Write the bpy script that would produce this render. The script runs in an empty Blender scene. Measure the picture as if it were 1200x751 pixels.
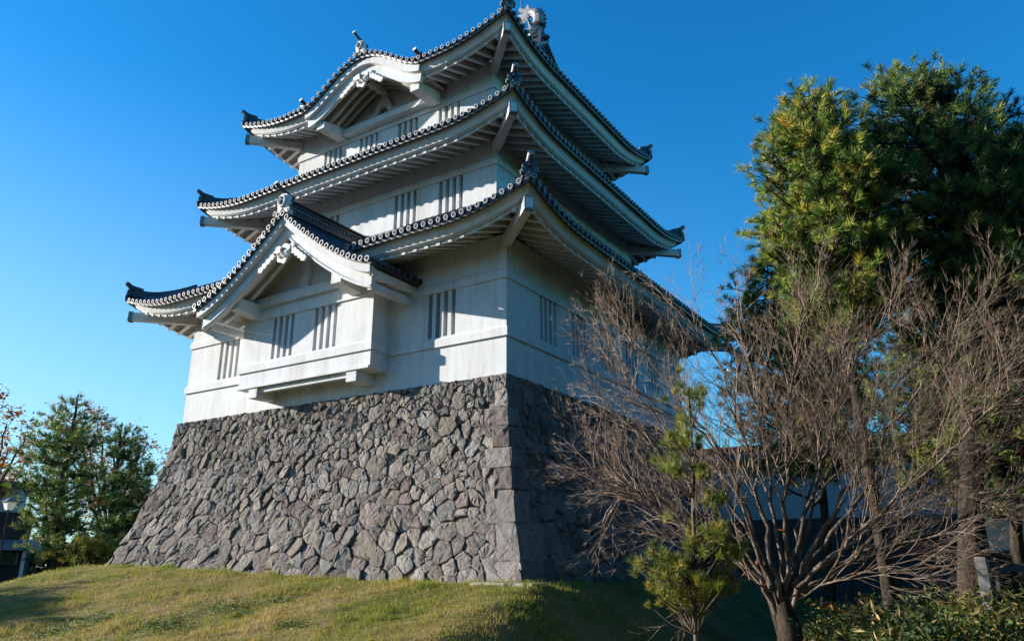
import bpy, math, random
import numpy as np
from mathutils import Vector, Matrix
random.seed(7); RNG = np.random.default_rng(7)
sc = bpy.context.scene
col = sc.collection
R = math.radians

# ------------------------------------------------------------------ camera
CX, CY, YAW, PITCH, FPX = 9.341, -14.245, 0.5728, 0.3075, 898.9
cam = bpy.data.cameras.new('camera'); cam_o = bpy.data.objects.new('camera', cam); col.objects.link(cam_o)
cam.sensor_width = 36; cam.lens = FPX / 1200 * 36; cam.clip_start = .05; cam.clip_end = 3000
FW = Vector((-math.sin(YAW)*math.cos(PITCH), math.cos(YAW)*math.cos(PITCH), math.sin(PITCH)))
RT = Vector((math.cos(YAW), math.sin(YAW), 0)); UP = RT.cross(FW)
cam_o.matrix_world = Matrix(((RT.x, UP.x, -FW.x, CX), (RT.y, UP.y, -FW.y, CY), (RT.z, UP.z, -FW.z, 0), (0, 0, 0, 1)))
sc.camera = cam_o

# ------------------------------------------------------------------ light
SUN = Vector((-2.55, -1.0, .735)).normalized()
ELEV = math.asin(SUN.z); AZ = math.atan2(SUN.x, SUN.y)
w = bpy.data.worlds.new('World'); sc.world = w; w.use_nodes = True
nt = w.node_tree; nt.nodes.clear()
sky = nt.nodes.new('ShaderNodeTexSky'); sky.sky_type = 'NISHITA'; sky.sun_disc = False
sky.sun_elevation = ELEV; sky.sun_rotation = AZ % (2*math.pi)
sky.air_density = 1.0; sky.dust_density = 0.2; sky.ozone_density = 3.0
bg = nt.nodes.new('ShaderNodeBackground'); bg.inputs['Strength'].default_value = .061
wo = nt.nodes.new('ShaderNodeOutputWorld')
hs = nt.nodes.new('ShaderNodeHueSaturation'); hs.inputs['Saturation'].default_value = 1.3
nt.links.new(sky.outputs[0], hs.inputs['Color'])
tn = nt.nodes.new('ShaderNodeMix'); tn.data_type = 'RGBA'; tn.blend_type = 'MULTIPLY'; tn.inputs[0].default_value = 1; tn.inputs[7].default_value = (.6, 1.52, 1.66, 1)
nt.links.new(hs.outputs[0], tn.inputs[6])
def wmath(op, a, b=None, clamp=False):   # pale air low over the horizon, strongest towards the sun
    n = nt.nodes.new('ShaderNodeMath'); n.operation = op; n.use_clamp = clamp
    for i, v in ((0, a), (1, b)):
        if v is None: continue
        if isinstance(v, (int, float)): n.inputs[i].default_value = v
        else: nt.links.new(v, n.inputs[i])
    return n.outputs[0]
tc = nt.nodes.new('ShaderNodeTexCoord'); sx = nt.nodes.new('ShaderNodeSeparateXYZ'); nt.links.new(tc.outputs['Generated'], sx.inputs[0])
hl = math.hypot(SUN.x, SUN.y)
dt = wmath('ADD', wmath('MULTIPLY', sx.outputs[0], SUN.x/hl), wmath('MULTIPLY', sx.outputs[1], SUN.y/hl))
fz = wmath('POWER', wmath('SUBTRACT', 1.0, wmath('DIVIDE', sx.outputs[2], .55), True), 1.5)
fc = wmath('MULTIPLY', fz, wmath('ADD', .2, wmath('MULTIPLY', dt, .95), True), True)
pm = nt.nodes.new('ShaderNodeMix'); pm.data_type = 'RGBA'; pm.inputs[7].default_value = (4.1, 4.8, 5.2, 1)
nt.links.new(fc, pm.inputs[0]); nt.links.new(tn.outputs[2], pm.inputs[6]); nt.links.new(pm.outputs[2], bg.inputs[0]); nt.links.new(bg.outputs[0], wo.inputs[0])
sl = bpy.data.lights.new('sun', 'SUN'); sl.energy = 5.0; sl.angle = R(.5); sl.color = (1, .91, .81)
so = bpy.data.objects.new('sun', sl); col.objects.link(so)
so.rotation_euler = SUN.to_track_quat('Z', 'Y').to_euler(); so.location = (-30, -12, 12)
sc.view_settings.view_transform = 'Standard'; sc.view_settings.look = 'None'
sc.view_settings.exposure = 1.4; sc.view_settings.gamma = 1

def ray(px, py):
    return (FW*FPX + RT*(px-600) + UP*(375.5-py)).normalized()
def at(px, py, d):                       # point on a viewing ray at horizontal distance d
    r = ray(px, py); k = d / math.hypot(r.x, r.y)
    return Vector((CX, CY, 0)) + r*k

# ------------------------------------------------------------------ materials
def mat(name, color, rough=.8, spec=.3):
    m = bpy.data.materials.new(name); m.use_nodes = True
    b = m.node_tree.nodes['Principled BSDF']
    b.inputs['Base Color'].default_value = (*color, 1); b.inputs['Roughness'].default_value = rough
    b.inputs['Specular IOR Level'].default_value = spec
    return m
def N(m, t, **kw):
    n = m.node_tree.nodes.new(t)
    for k, v in kw.items():
        if k in n.inputs: n.inputs[k].default_value = v
        else: setattr(n, k, v)
    return n
def L(m, a, b): m.node_tree.links.new(a, b)
def bsdf(m): return m.node_tree.nodes['Principled BSDF']
def ramp(m, fac, stops):
    r = N(m, 'ShaderNodeValToRGB'); e = r.color_ramp.elements
    while len(e) > 1: e.remove(e[0])
    e[0].position = stops[0][0]; e[0].color = (*stops[0][1], 1)
    for p, c in stops[1:]:
        x = e.new(p); x.color = (*c, 1)
    L(m, fac, r.inputs[0]); return r.outputs[0]
def coords(m): return N(m, 'ShaderNodeNewGeometry').outputs['Position']
def noise(m, scale, detail=4, rough=.55, vec=None, stretch=None):
    v = vec or coords(m)
    if stretch:
        mp = N(m, 'ShaderNodeMapping'); mp.inputs['Scale'].default_value = stretch; L(m, v, mp.inputs[0]); v = mp.outputs[0]
    n = N(m, 'ShaderNodeTexNoise', Scale=scale, Detail=detail, Roughness=rough); L(m, v, n.inputs['Vector'])
    return n.outputs['Fac']
def mixc(m, fac, a, b, mode='MIX'):
    n = N(m, 'ShaderNodeMix', data_type='RGBA', blend_type=mode)
    if isinstance(fac, float): n.inputs[0].default_value = fac
    else: L(m, fac, n.inputs[0])
    for i, x in ((6, a), (7, b)):
        if isinstance(x, tuple): n.inputs[i].default_value = (*x, 1)
        else: L(m, x, n.inputs[i])
    return n.outputs[2]
def bump(m, h, strength=.3, dist=.01):
    b = N(m, 'ShaderNodeBump', Strength=strength, Distance=dist); L(m, h, b.inputs['Height']); L(m, b.outputs[0], bsdf(m).inputs['Normal'])
def island(m): return N(m, 'ShaderNodeNewGeometry').outputs['Random Per Island']

plaster = mat('lime_plaster', (.58, .59, .6), .92, .08)
c = ramp(plaster, noise(plaster, 1.3, 6, .6, stretch=(1, 1, .45)), [(.3, (.475, .485, .48)), (.5, (.545, .565, .58)), (.75, (.58, .60, .62))])
c = mixc(plaster, ramp(plaster, noise(plaster, 5, 5, .7, stretch=(1, 1, .12)), [(.48, (0, 0, 0)), (.8, (.7, .7, .7))]), c, (.36, .335, .30))
L(plaster, c, bsdf(plaster).inputs['Base Color']); bump(plaster, noise(plaster, 60, 4), .12, .006)
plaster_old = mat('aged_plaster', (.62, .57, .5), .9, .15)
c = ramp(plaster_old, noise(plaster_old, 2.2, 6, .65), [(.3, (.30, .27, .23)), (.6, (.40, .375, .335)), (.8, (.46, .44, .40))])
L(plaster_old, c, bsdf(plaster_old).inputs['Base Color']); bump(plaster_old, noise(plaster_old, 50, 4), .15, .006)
soffit_m = mat('shade_darkened_plaster', (.16, .14, .12), .9, .1)  # brown soffit tone; the shade of gaps and recesses is put into the colour
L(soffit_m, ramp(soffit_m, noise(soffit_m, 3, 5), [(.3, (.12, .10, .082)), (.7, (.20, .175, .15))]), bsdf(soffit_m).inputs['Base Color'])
tile = mat('dark_clay_tile', (.03, .036, .046), .38, .5)
L(tile, ramp(tile, noise(tile, 9, 4), [(.3, (.018, .022, .03)), (.7, (.05, .056, .066))]), bsdf(tile).inputs['Base Color'])
bump(tile, noise(tile, 70, 3), .1, .004)
tile_grey = mat('weathered_tile', (.2, .2, .21), .5, .4)
L(tile_grey, ramp(tile_grey, noise(tile_grey, 12, 4), [(.3, (.10, .10, .11)), (.7, (.30, .30, .31))]), bsdf(tile_grey).inputs['Base Color'])
ringm = mat('tile_end_plaster', (.58, .57, .55), .7)
rimm = mat('tile_rim', (.33, .33, .33), .6)
metal = mat('bronze_cap', (.16, .17, .18), .4, .5); bsdf(metal).inputs['Metallic'].default_value = .5
dark = mat('dark_gap', (.02, .02, .022), .9)
L(dark, ramp(dark, noise(dark, 5), [(.3, (.015, .015, .017)), (.7, (.035, .033, .03))]), bsdf(dark).inputs['Base Color'])
stone = mat('andesite_stone', (.3, .28, .27), .95, .05)
at_ = N(stone, 'ShaderNodeAttribute', attribute_name='stone_tint')
f1 = noise(stone, 7, 8, .65); f2 = noise(stone, 45, 5, .7)
c = mixc(stone, ramp(stone, f1, [(.3, (.5, .48, .46)), (.55, (.95, .95, .95)), (.75, (1.3, 1.28, 1.22))]), (0, 0, 0), (1, 1, 1))
c1 = mixc(stone, 1.0, at_.outputs['Color'], ramp(stone, f1, [(.28, (.45, .43, .42)), (.5, (.85, .84, .83)), (.75, (1.0, 1.0, .98))]), 'MULTIPLY')
c2 = mixc(stone, 1.0, c1, ramp(stone, f2, [(.3, (.6, .6, .6)), (.6, (1, 1, 1))]), 'MULTIPLY')
L(stone, c2, bsdf(stone).inputs['Base Color'])
ad = N(stone, 'ShaderNodeMath', operation='MULTIPLY_ADD'); L(stone, f1, ad.inputs[0]); ad.inputs[1].default_value = 3.0; L(stone, f2, ad.inputs[2])
bump(stone, ad.outputs[0], .95, .03)
concrete = mat('concrete', (.3, .29, .27), .9)
bark = mat('pine_bark', (.09, .065, .05), .95, .1)
L(bark, ramp(bark, noise(bark, 14, 6, .7, stretch=(1, 1, .3)), [(.3, (.014, .011, .009)), (.55, (.042, .033, .026)), (.75, (.085, .065, .052))]), bsdf(bark).inputs['Base Color'])
bump(bark, noise(bark, 25, 5, .7, stretch=(1, 1, .3)), .8, .03)
twig_fine = mat('fine_twig_bark', (.3, .25, .2), .8, .2)
L(twig_fine, ramp(twig_fine, noise(twig_fine, 4, 4, .7), [(.3, (.10, .066, .045)), (.5, (.20, .145, .105)), (.72, (.34, .275, .22))]), bsdf(twig_fine).inputs['Base Color'])
twig = mat('grey_twig_bark', (.24, .2, .17), .85, .2)
L(twig, ramp(twig, noise(twig, 6, 5, .7), [(.3, (.04, .029, .022)), (.5, (.10, .076, .058)), (.72, (.20, .165, .135))]), bsdf(twig).inputs['Base Color'])
def leafmat(name, stops, trans=.25, scale=2.6, rough=.55, tint=False):
    m = mat(name, stops[0][1], rough, .3)
    a = N(m, 'ShaderNodeMath', operation='MULTIPLY_ADD'); L(m, island(m), a.inputs[0]); a.inputs[1].default_value = .3
    s = N(m, 'ShaderNodeMath', operation='MULTIPLY_ADD'); L(m, noise(m, scale, 3), s.inputs[0]); s.inputs[1].default_value = 1.7; s.inputs[2].default_value = -.5
    if tint:
        q = N(m, 'ShaderNodeAttribute', attribute_name='shoot_tint'); s2 = N(m, 'ShaderNodeMath', operation='MULTIPLY_ADD'); L(m, q.outputs['Fac'], s2.inputs[0]); s2.inputs[1].default_value = .75; L(m, s.outputs[0], s2.inputs[2])
        s.inputs[1].default_value = .9; s.inputs[2].default_value = -.45; a.inputs[1].default_value = .15; s = s2
    L(m, s.outputs[0], a.inputs[2]); c = ramp(m, a.outputs[0], stops)
    L(m, c, bsdf(m).inputs['Base Color'])
    if trans:
        t = N(m, 'ShaderNodeBsdfTranslucent'); L(m, c, t.inputs[0]); x = N(m, 'ShaderNodeMixShader'); x.inputs[0].default_value = trans
        L(m, bsdf(m).outputs[0], x.inputs[1]); L(m, t.outputs[0], x.inputs[2])
        L(m, x.outputs[0], m.node_tree.nodes['Material Output'].inputs['Surface'])
    return m
needles = leafmat('pine_needles', [(.12, (.03, .075, .015)), (.34, (.11, .19, .03)), (.60, (.23, .31, .05)), (.84, (.42, .36, .05)), (.97, (.45, .24, .03))], tint=True)
needles_dark = leafmat('dark_pine_needles', [(.15, (.014, .05, .018)), (.38, (.07, .14, .03)), (.68, (.20, .27, .06)), (.97, (.2, .14, .035))], tint=True)
needles_gold = leafmat('yellow_green_needles', [(.15, (.07, .10, .018)), (.5, (.17, .20, .03)), (.85, (.33, .28, .05))], tint=True)
autumn = leafmat('autumn_leaves', [(.2, (.16, .05, .015)), (.5, (.32, .11, .02)), (.8, (.42, .2, .03))], .35)
redleaf = leafmat('red_leaves', [(.2, (.30, .05, .02)), (.8, (.5, .13, .04))], .35)
sasa = leafmat('bamboo_grass_leaves', [(.15, (.03, .055, .012)), (.4, (.09, .10, .025)), (.65, (.22, .165, .05)), (.9, (.42, .32, .14))], .3, 1.6)
greenleaf = leafmat('glossy_green_leaves', [(.15, (.025, .07, .015)), (.6, (.07, .15, .025)), (.9, (.2, .26, .04))], .25, 3, .6)
undergreen = leafmat('undergrowth_leaves', [(.15, (.015, .035, .01)), (.5, (.045, .085, .018)), (.8, (.11, .12, .03)), (.97, (.25, .17, .05))], .25, 2, .6)
orangeleaf = leafmat('orange_tip_leaves', [(.15, (.4, .16, .03)), (.8, (.55, .33, .06))], .3)
wood_grey = mat('weathered_wood', (.2, .2, .2), .85)
L(wood_grey, ramp(wood_grey, noise(wood_grey, 8, 5, .6, stretch=(1, 1, .15)), [(.3, (.13, .135, .14)), (.7, (.3, .3, .3))]), bsdf(wood_grey).inputs['Base Color'])
wood_shaded = mat('shaded_rail_wood', (.09, .09, .095), .85)  # darker than the post wood: shade on the rails put into the colour
wood_dark = mat('dark_boards', (.03, .027, .025), .8)
L(wood_dark, ramp(wood_dark, noise(wood_dark, 8, 5, .6, stretch=(1, 1, .1)), [(.3, (.018, .016, .015)), (.7, (.05, .045, .04))]), bsdf(wood_dark).inputs['Base Color'])
paint_pale = mat('pale_render', (.62, .66, .7), .85)
L(paint_pale, ramp(paint_pale, noise(paint_pale, 1.5, 4), [(.3, (.42, .45, .48)), (.7, (.5, .52, .55))]), bsdf(paint_pale).inputs['Base Color'])
glass = mat('window_glass', (.03, .035, .04), .08, .6)
lampglass = mat('lantern_glass', (.75, .78, .8), .2)

ground_m = mat('grass_soil', (.1, .1, .04), .95, .1)
g1 = noise(ground_m, .7, 6, .6); g2 = noise(ground_m, 14, 5, .7)
c = ramp(ground_m, g1, [(.35, (.12, .12, .025)), (.5, (.22, .17, .055)), (.65, (.27, .20, .09))])
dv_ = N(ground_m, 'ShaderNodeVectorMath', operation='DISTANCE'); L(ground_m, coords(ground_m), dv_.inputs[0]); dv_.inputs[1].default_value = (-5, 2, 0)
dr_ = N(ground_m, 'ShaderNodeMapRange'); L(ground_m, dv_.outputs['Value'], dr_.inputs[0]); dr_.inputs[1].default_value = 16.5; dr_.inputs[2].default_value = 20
c = mixc(ground_m, dr_.outputs[0], c, (.045, .045, .046))  # outer ground darkened to cut warm bounce light onto the walls
c = mixc(ground_m, 1.0, c, ramp(ground_m, g2, [(.3, (.45, .45, .4)), (.65, (1, 1, 1))]), 'MULTIPLY')
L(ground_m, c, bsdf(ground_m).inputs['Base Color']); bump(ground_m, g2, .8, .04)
grass_m = mat('grass_blades', (.12, .13, .04), .7, .2)
a = N(grass_m, 'ShaderNodeMath', operation='MULTIPLY_ADD'); L(grass_m, island(grass_m), a.inputs[0]); a.inputs[1].default_value = .45
s = N(grass_m, 'ShaderNodeMath', operation='MULTIPLY_ADD'); L(grass_m, noise(grass_m, .55, 5, .65), s.inputs[0]); s.inputs[1].default_value = 2.0; s.inputs[2].default_value = -.75
L(grass_m, s.outputs[0], a.inputs[2])
c = ramp(grass_m, a.outputs[0], [(.0, (.08, .17, .015)), (.35, (.20, .24, .03)), (.62, (.34, .27, .07)), (.95, (.46, .34, .16))])
L(grass_m, c, bsdf(grass_m).inputs['Base Color'])
t = N(grass_m, 'ShaderNodeBsdfTranslucent'); L(grass_m, c, t.inputs[0]); x = N(grass_m, 'ShaderNodeMixShader'); x.inputs[0].default_value = .35
L(grass_m, bsdf(grass_m).outputs[0], x.inputs[1]); L(grass_m, t.outputs[0], x.inputs[2]); L(grass_m, x.outputs[0], grass_m.node_tree.nodes['Material Output'].inputs['Surface'])

# ------------------------------------------------------------------ mesh helpers
class MB:
    def __init__(s): s.v = []; s.f = []; s.m = []; s.mi = 0
    def mesh(s, verts, faces):
        b = len(s.v); s.v += [tuple(p) for p in verts]
        for f in faces: s.f.append(tuple(i+b for i in f)); s.m.append(s.mi)
    def box(s, x0, x1, y0, y1, z0, z1):
        s.mesh([(x0,y0,z0),(x1,y0,z0),(x1,y1,z0),(x0,y1,z0),(x0,y0,z1),(x1,y0,z1),(x1,y1,z1),(x0,y1,z1)],
               [(0,3,2,1),(4,5,6,7),(0,1,5,4),(1,2,6,5),(2,3,7,6),(3,0,4,7)])
    def hexa(s, a, b):                   # two matching quads (lists of 4 points)
        s.mesh(list(a)+list(b), [(0,3,2,1),(4,5,6,7),(0,1,5,4),(1,2,6,5),(2,3,7,6),(3,0,4,7)])
    def beam(s, p, q, wd, ht, up=(0,0,1)):
        p = Vector(p); q = Vector(q); d = (q-p).normalized(); sd = d.cross(Vector(up)).normalized()*wd/2; u = sd.cross(d).normalized()*ht/2
        s.hexa([p-sd-u, p+sd-u, p+sd+u, p-sd+u], [q-sd-u, q+sd-u, q+sd+u, q-sd+u])
    def grid(s, rows, closed=False):
        n = len(rows[0]); b = len(s.v)
        for r in rows: s.v += [tuple(p) for p in r]
        for i in range(len(rows)-1):
            for j in range(n if closed else n-1):
                k = (j+1) % n
                s.f.append((b+i*n+j, b+i*n+k, b+(i+1)*n+k, b+(i+1)*n+j)); s.m.append(s.mi)
    def fan(s, pts): 
        b = len(s.v); s.v += [tuple(p) for p in pts]; s.f.append(tuple(range(b, b+len(pts)))); s.m.append(s.mi)
    def tube(s, path, rad, n=8, cap=True):
        rows = []
        for i, p in enumerate(path):
            p = Vector(p); d = (Vector(path[min(i+1, len(path)-1)]) - Vector(path[max(i-1, 0)])).normalized()
            a = d.orthogonal().normalized() if abs(d.z) > .9 else d.cross(Vector((0,0,1))).normalized(); b2 = d.cross(a)
            r = rad[i] if hasattr(rad, '__len__') else rad
            rows.append([p + (a*math.cos(2*math.pi*k/n) + b2*math.sin(2*math.pi*k/n))*r for k in range(n)])
        s.grid(rows, True)
        if cap: s.fan(rows[0][::-1]); s.fan(rows[-1])
    def build(s, name, mats, parent=None, smooth=False, label=None):
        me = bpy.data.meshes.new(name); off = ORIGIN.get(parent.name, Vector()) if parent else Vector()
        me.from_pydata([(x-off.x, y-off.y, z-off.z) for x, y, z in s.v], [], s.f)
        for m in (mats if isinstance(mats, list) else [mats]): me.materials.append(m)
        me.polygons.foreach_set('material_index', s.m)
        if smooth: me.polygons.foreach_set('use_smooth', [True]*len(s.f))
        me.update(); o = bpy.data.objects.new(name, me); col.objects.link(o)
        if parent: o.parent = parent; ORIGIN[o.name] = off
        if label: o['label'] = label
        return o
ORIGIN = {}
def np_mesh(name, V, F, m, parent=None, smooth=False, tint=None):
    V = np.asarray(V, np.float32); F = np.asarray(F, np.int32); k = F.shape[1]
    if parent is not None: V = V - np.array(ORIGIN.get(parent.name, Vector()), np.float32)
    me = bpy.data.meshes.new(name); me.vertices.add(len(V)); me.vertices.foreach_set('co', V.ravel())
    me.loops.add(F.size); me.loops.foreach_set('vertex_index', F.ravel())
    me.polygons.add(len(F)); me.polygons.foreach_set('loop_start', np.arange(len(F), dtype=np.int32)*k)
    me.polygons.foreach_set('use_smooth', np.full(len(F), smooth))
    if tint is not None: me.attributes.new('shoot_tint', 'FLOAT', 'POINT').data.foreach_set('value', np.asarray(tint, np.float32))
    me.materials.append(m); me.update(calc_edges=True); me.validate()
    o = bpy.data.objects.new(name, me); col.objects.link(o)
    if parent is not None: o.parent = parent; ORIGIN[o.name] = ORIGIN.get(parent.name, Vector())
    return o
def thing(name, loc, label, cat, group=None):
    o = bpy.data.objects.new(name, None); col.objects.link(o); o.location = loc; o.empty_display_size = .3
    ORIGIN[o.name] = Vector(loc); return tag(o, label, cat, group)
def tag(o, label=None, cat=None, group=None, kind=None):
    if label: o['label'] = label
    if cat: o['category'] = cat
    if group: o['group'] = group
    if kind: o['kind'] = kind
    return o
def smooth01(x): x = np.clip(x, 0, 1); return x*x*(3-2*x)

# ------------------------------------------------------------------ ground
def H(x, y):
    x = np.asarray(x, float); y = np.asarray(y, float)
    top = -.37 + .30*smooth01((-x-1)/11)
    low = -1.65 + .50*smooth01((x-4.5)/3.0)*smooth01((y+9)/4) + .35*smooth01((x-8)/4)*smooth01((y+8)/5)
    dyf = np.maximum(-1.75-y, 0)/6.5; dxr = np.maximum(x-1.75, 0)/2.3; dxl = np.maximum(-13.3-x, 0)/3.6
    n = np.clip(np.sqrt(dyf**2+dxr**2+dxl**2), 0, 1)
    s_ = .6*n + .4*n*n*(3-2*n)
    lumps = .035*np.sin(x*1.7+y*.6)*np.sin(y*1.3-x*.4)*np.clip(n*4, 0, 1) + .015*np.sin(x*5.1+1)*np.sin(y*4.3)
    far = np.clip((np.hypot(x, y)-60)/100, 0, 1)
    return (top*(1-s_) + low*s_ + lumps)*(1-far) + far*-1.7
def axis(lo, hi, st):
    a = list(np.arange(lo, hi+st/2, st)); d = st; p = a[-1]
    while p < 900: d *= 1.35; p += d; a.append(p)
    d = st; p = a[0]
    while p > -900: d *= 1.35; p -= d; a.insert(0, p)
    return np.array(a)
gx, gy = axis(-26, 18, .22), axis(-15, 12, .22)
GX, GY = np.meshgrid(gx, gy); V = np.stack([GX, GY, H(GX, GY)], -1).reshape(-1, 3)
nx = len(gx); I = (np.arange(len(gy)-1)[:, None]*nx + np.arange(nx-1)[None]).ravel()
tag(np_mesh('ground', V, np.stack([I, I+1, I+nx+1, I+nx], 1), ground_m, smooth=True), kind='structure')

def blades(pts, hgt, wid, lean=.5):  # hgt may be one height or an array
    n = len(pts); ang = RNG.uniform(0, 2*np.pi, n); la = RNG.uniform(0, 2*np.pi, n); h = hgt*RNG.uniform(.5, 1.3, n)
    dx, dy = np.cos(ang)*wid, np.sin(ang)*wid
    V = np.zeros((n, 3, 3)); V[:, 0] = pts; V[:, 1] = pts; V[:, 2] = pts
    V[:, 0, 0] -= dx; V[:, 0, 1] -= dy; V[:, 1, 0] += dx; V[:, 1, 1] += dy
    ll = RNG.uniform(0, lean, n)*h
    V[:, 2, 0] += np.cos(la)*ll; V[:, 2, 1] += np.sin(la)*ll; V[:, 2, 2] += h
    V[:, :2, 2] -= .01
    return V.reshape(-1, 3), np.arange(3*n).reshape(-1, 3)
n = 620000
x = RNG.uniform(-21, 6.5, n); y = RNG.uniform(-12.5, 1, n)
dist = np.hypot(x-CX, y-CY); keep = (RNG.random(n) < np.clip(11/dist, 0, 1)**1.2)
keep &= ~((x > -13.2) & (x < 1.1) & (y > -1.15))
keep &= (dist > 3)
x, y = x[keep], y[keep]
tus = .5+.5*np.sin(x*7.3+2.1*np.sin(y*5.1))*np.sin(y*8.7+1.7*np.sin(x*4.3)); tus *= .5+.5*(.5+.5*np.sin(x*2.1+y*1.3))*2*(.5+.5*np.sin(y*2.7-x*.9))
k2 = RNG.random(len(x)) < .35+.65*tus; x, y, tus = x[k2], y[k2], tus[k2]
V, F = blades(np.stack([x, y, H(x, y)], 1), .025+.095*tus, .006, 1.1)
tag(np_mesh('mound_grass', V, F, grass_m), 'short dry yellow green grass on the bank below the stone base', 'grass', kind='stuff')

# ------------------------------------------------------------------ stone base
ZT, ZB = 4.15, -.75
def batter(z):
    t = max((ZT-z)/4.5, 0); return 1.15*t**1.65
def base_pt(side, u, z, d):              # u metres from the near corner, d outward
    o = batter(z); e = .02; sl_ = (batter(z-.05)-o)/.05; nn = 1/math.hypot(1, sl_)
    x0, x1, y0, y1 = -12.17-o, .03+o, -.03-o, 11.4+o
    out = d*nn; zz = z + d*sl_*nn
    if side == 'front': return (x1-(x1-x0)*u/14.0, y0-out, zz)
    if side == 'right': return (x1+out, y0+(y1-y0)*u/12.6, zz)
    if side == 'left': return (x0-out, y1-(y1-y0)*u/12.6, zz)
def clip_poly(poly, px, py, nx_, ny_):
    out = []
    for i in range(len(poly)):
        a, b = poly[i], poly[(i+1) % len(poly)]
        da = (a[0]-px)*nx_+(a[1]-py)*ny_; db = (b[0]-px)*nx_+(b[1]-py)*ny_
        if da <= 0: out.append(a)
        if da*db < 0:
            t = da/(da-db); out.append((a[0]+(b[0]-a[0])*t, a[1]+(b[1]-a[1])*t))
    return out
STV, STF, STC = [], [], []
def add_stone(side, poly, corner=False, tint=None, rng=random):
    c = (sum(p[0] for p in poly)/len(poly), sum(p[1] for p in poly)/len(poly))
    rad = max(math.hypot(p[0]-c[0], p[1]-c[1]) for p in poly)
    pts = []
    for i in range(len(poly)):           # knock the corners off, split the edges
        a, b = poly[i], poly[(i+1) % len(poly)]; l_ = math.hypot(b[0]-a[0], b[1]-a[1])
        if l_ < .03: continue
        k = .05 if corner else rng.uniform(.07, .16)
        for t in ((k, .5, 1-k) if l_ > .2 else (k, 1-k)):
            j = .014 if corner else .012
            pts.append((a[0]+(b[0]-a[0])*t+rng.uniform(-j, j), a[1]+(b[1]-a[1])*t+rng.uniform(-j, j)))
    if len(pts) < 3: return
    g1, g2 = rng.gauss(0, .12), rng.gauss(-.02, .10)
    if corner: g1 *= .25; g2 *= .25
    d0 = rng.uniform(-.02, .02) + (.004 if corner else 0)
    crest = (c[0]+rng.uniform(-.3, .3)*rad, c[1]+rng.uniform(-.3, .3)*rad)
    def ring(shrink, lift, jit):
        o = []
        for p in pts:
            s_ = max(0, 1-shrink/max(rad, .05)) if shrink < .2 else 1-shrink
            q = (crest[0]+(p[0]-crest[0])*s_, crest[1]+(p[1]-crest[1])*s_)
            if corner and p[0] < .02 and shrink < .05: q = (max(p[0], 0), q[1])
            tl = max(-.06, min(.06, g1*(q[0]-c[0])+g2*(q[1]-c[1])*1.3))
            o.append(base_pt(side, max(q[0], 0), q[1], d0+tl+lift+rng.gauss(0, jit)))
        return o
    b = len(STV); n_ = len(pts)
    rings = [ring(.002, -.09, 0), ring(.003, -.014, .003), ring(.02, .006, .006), ring(.42, .018, .009)]
    for r in rings: STV.extend(r)
    STV.append(base_pt(side, max(crest[0], 0), crest[1], d0+.022+rng.gauss(0, .006)))
    for k in range(3):
        for i in range(n_):
            j = (i+1) % n_; STF.append((b+k*n_+i, b+k*n_+j, b+(k+1)*n_+j, b+(k+1)*n_+i))
    for i in range(n_): STF.append((b+3*n_+i, b+3*n_+(i+1) % n_, b+4*n_))
    if tint is None:
        h = rng.random(); v = rng.uniform(.25, .43)
        v *= .84
        if h < .5: tint = (v, v*.92, v*.83)
        elif h < .75: tint = (v*.97, v*.94, v*.90)
        elif h < .9: tint = (v*.9, v*.77, v*.72)
        else: tint = (v*.95, v*.85, v*.72)
    STC.extend([(*tint, 1)]*(4*n_+1))
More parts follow.
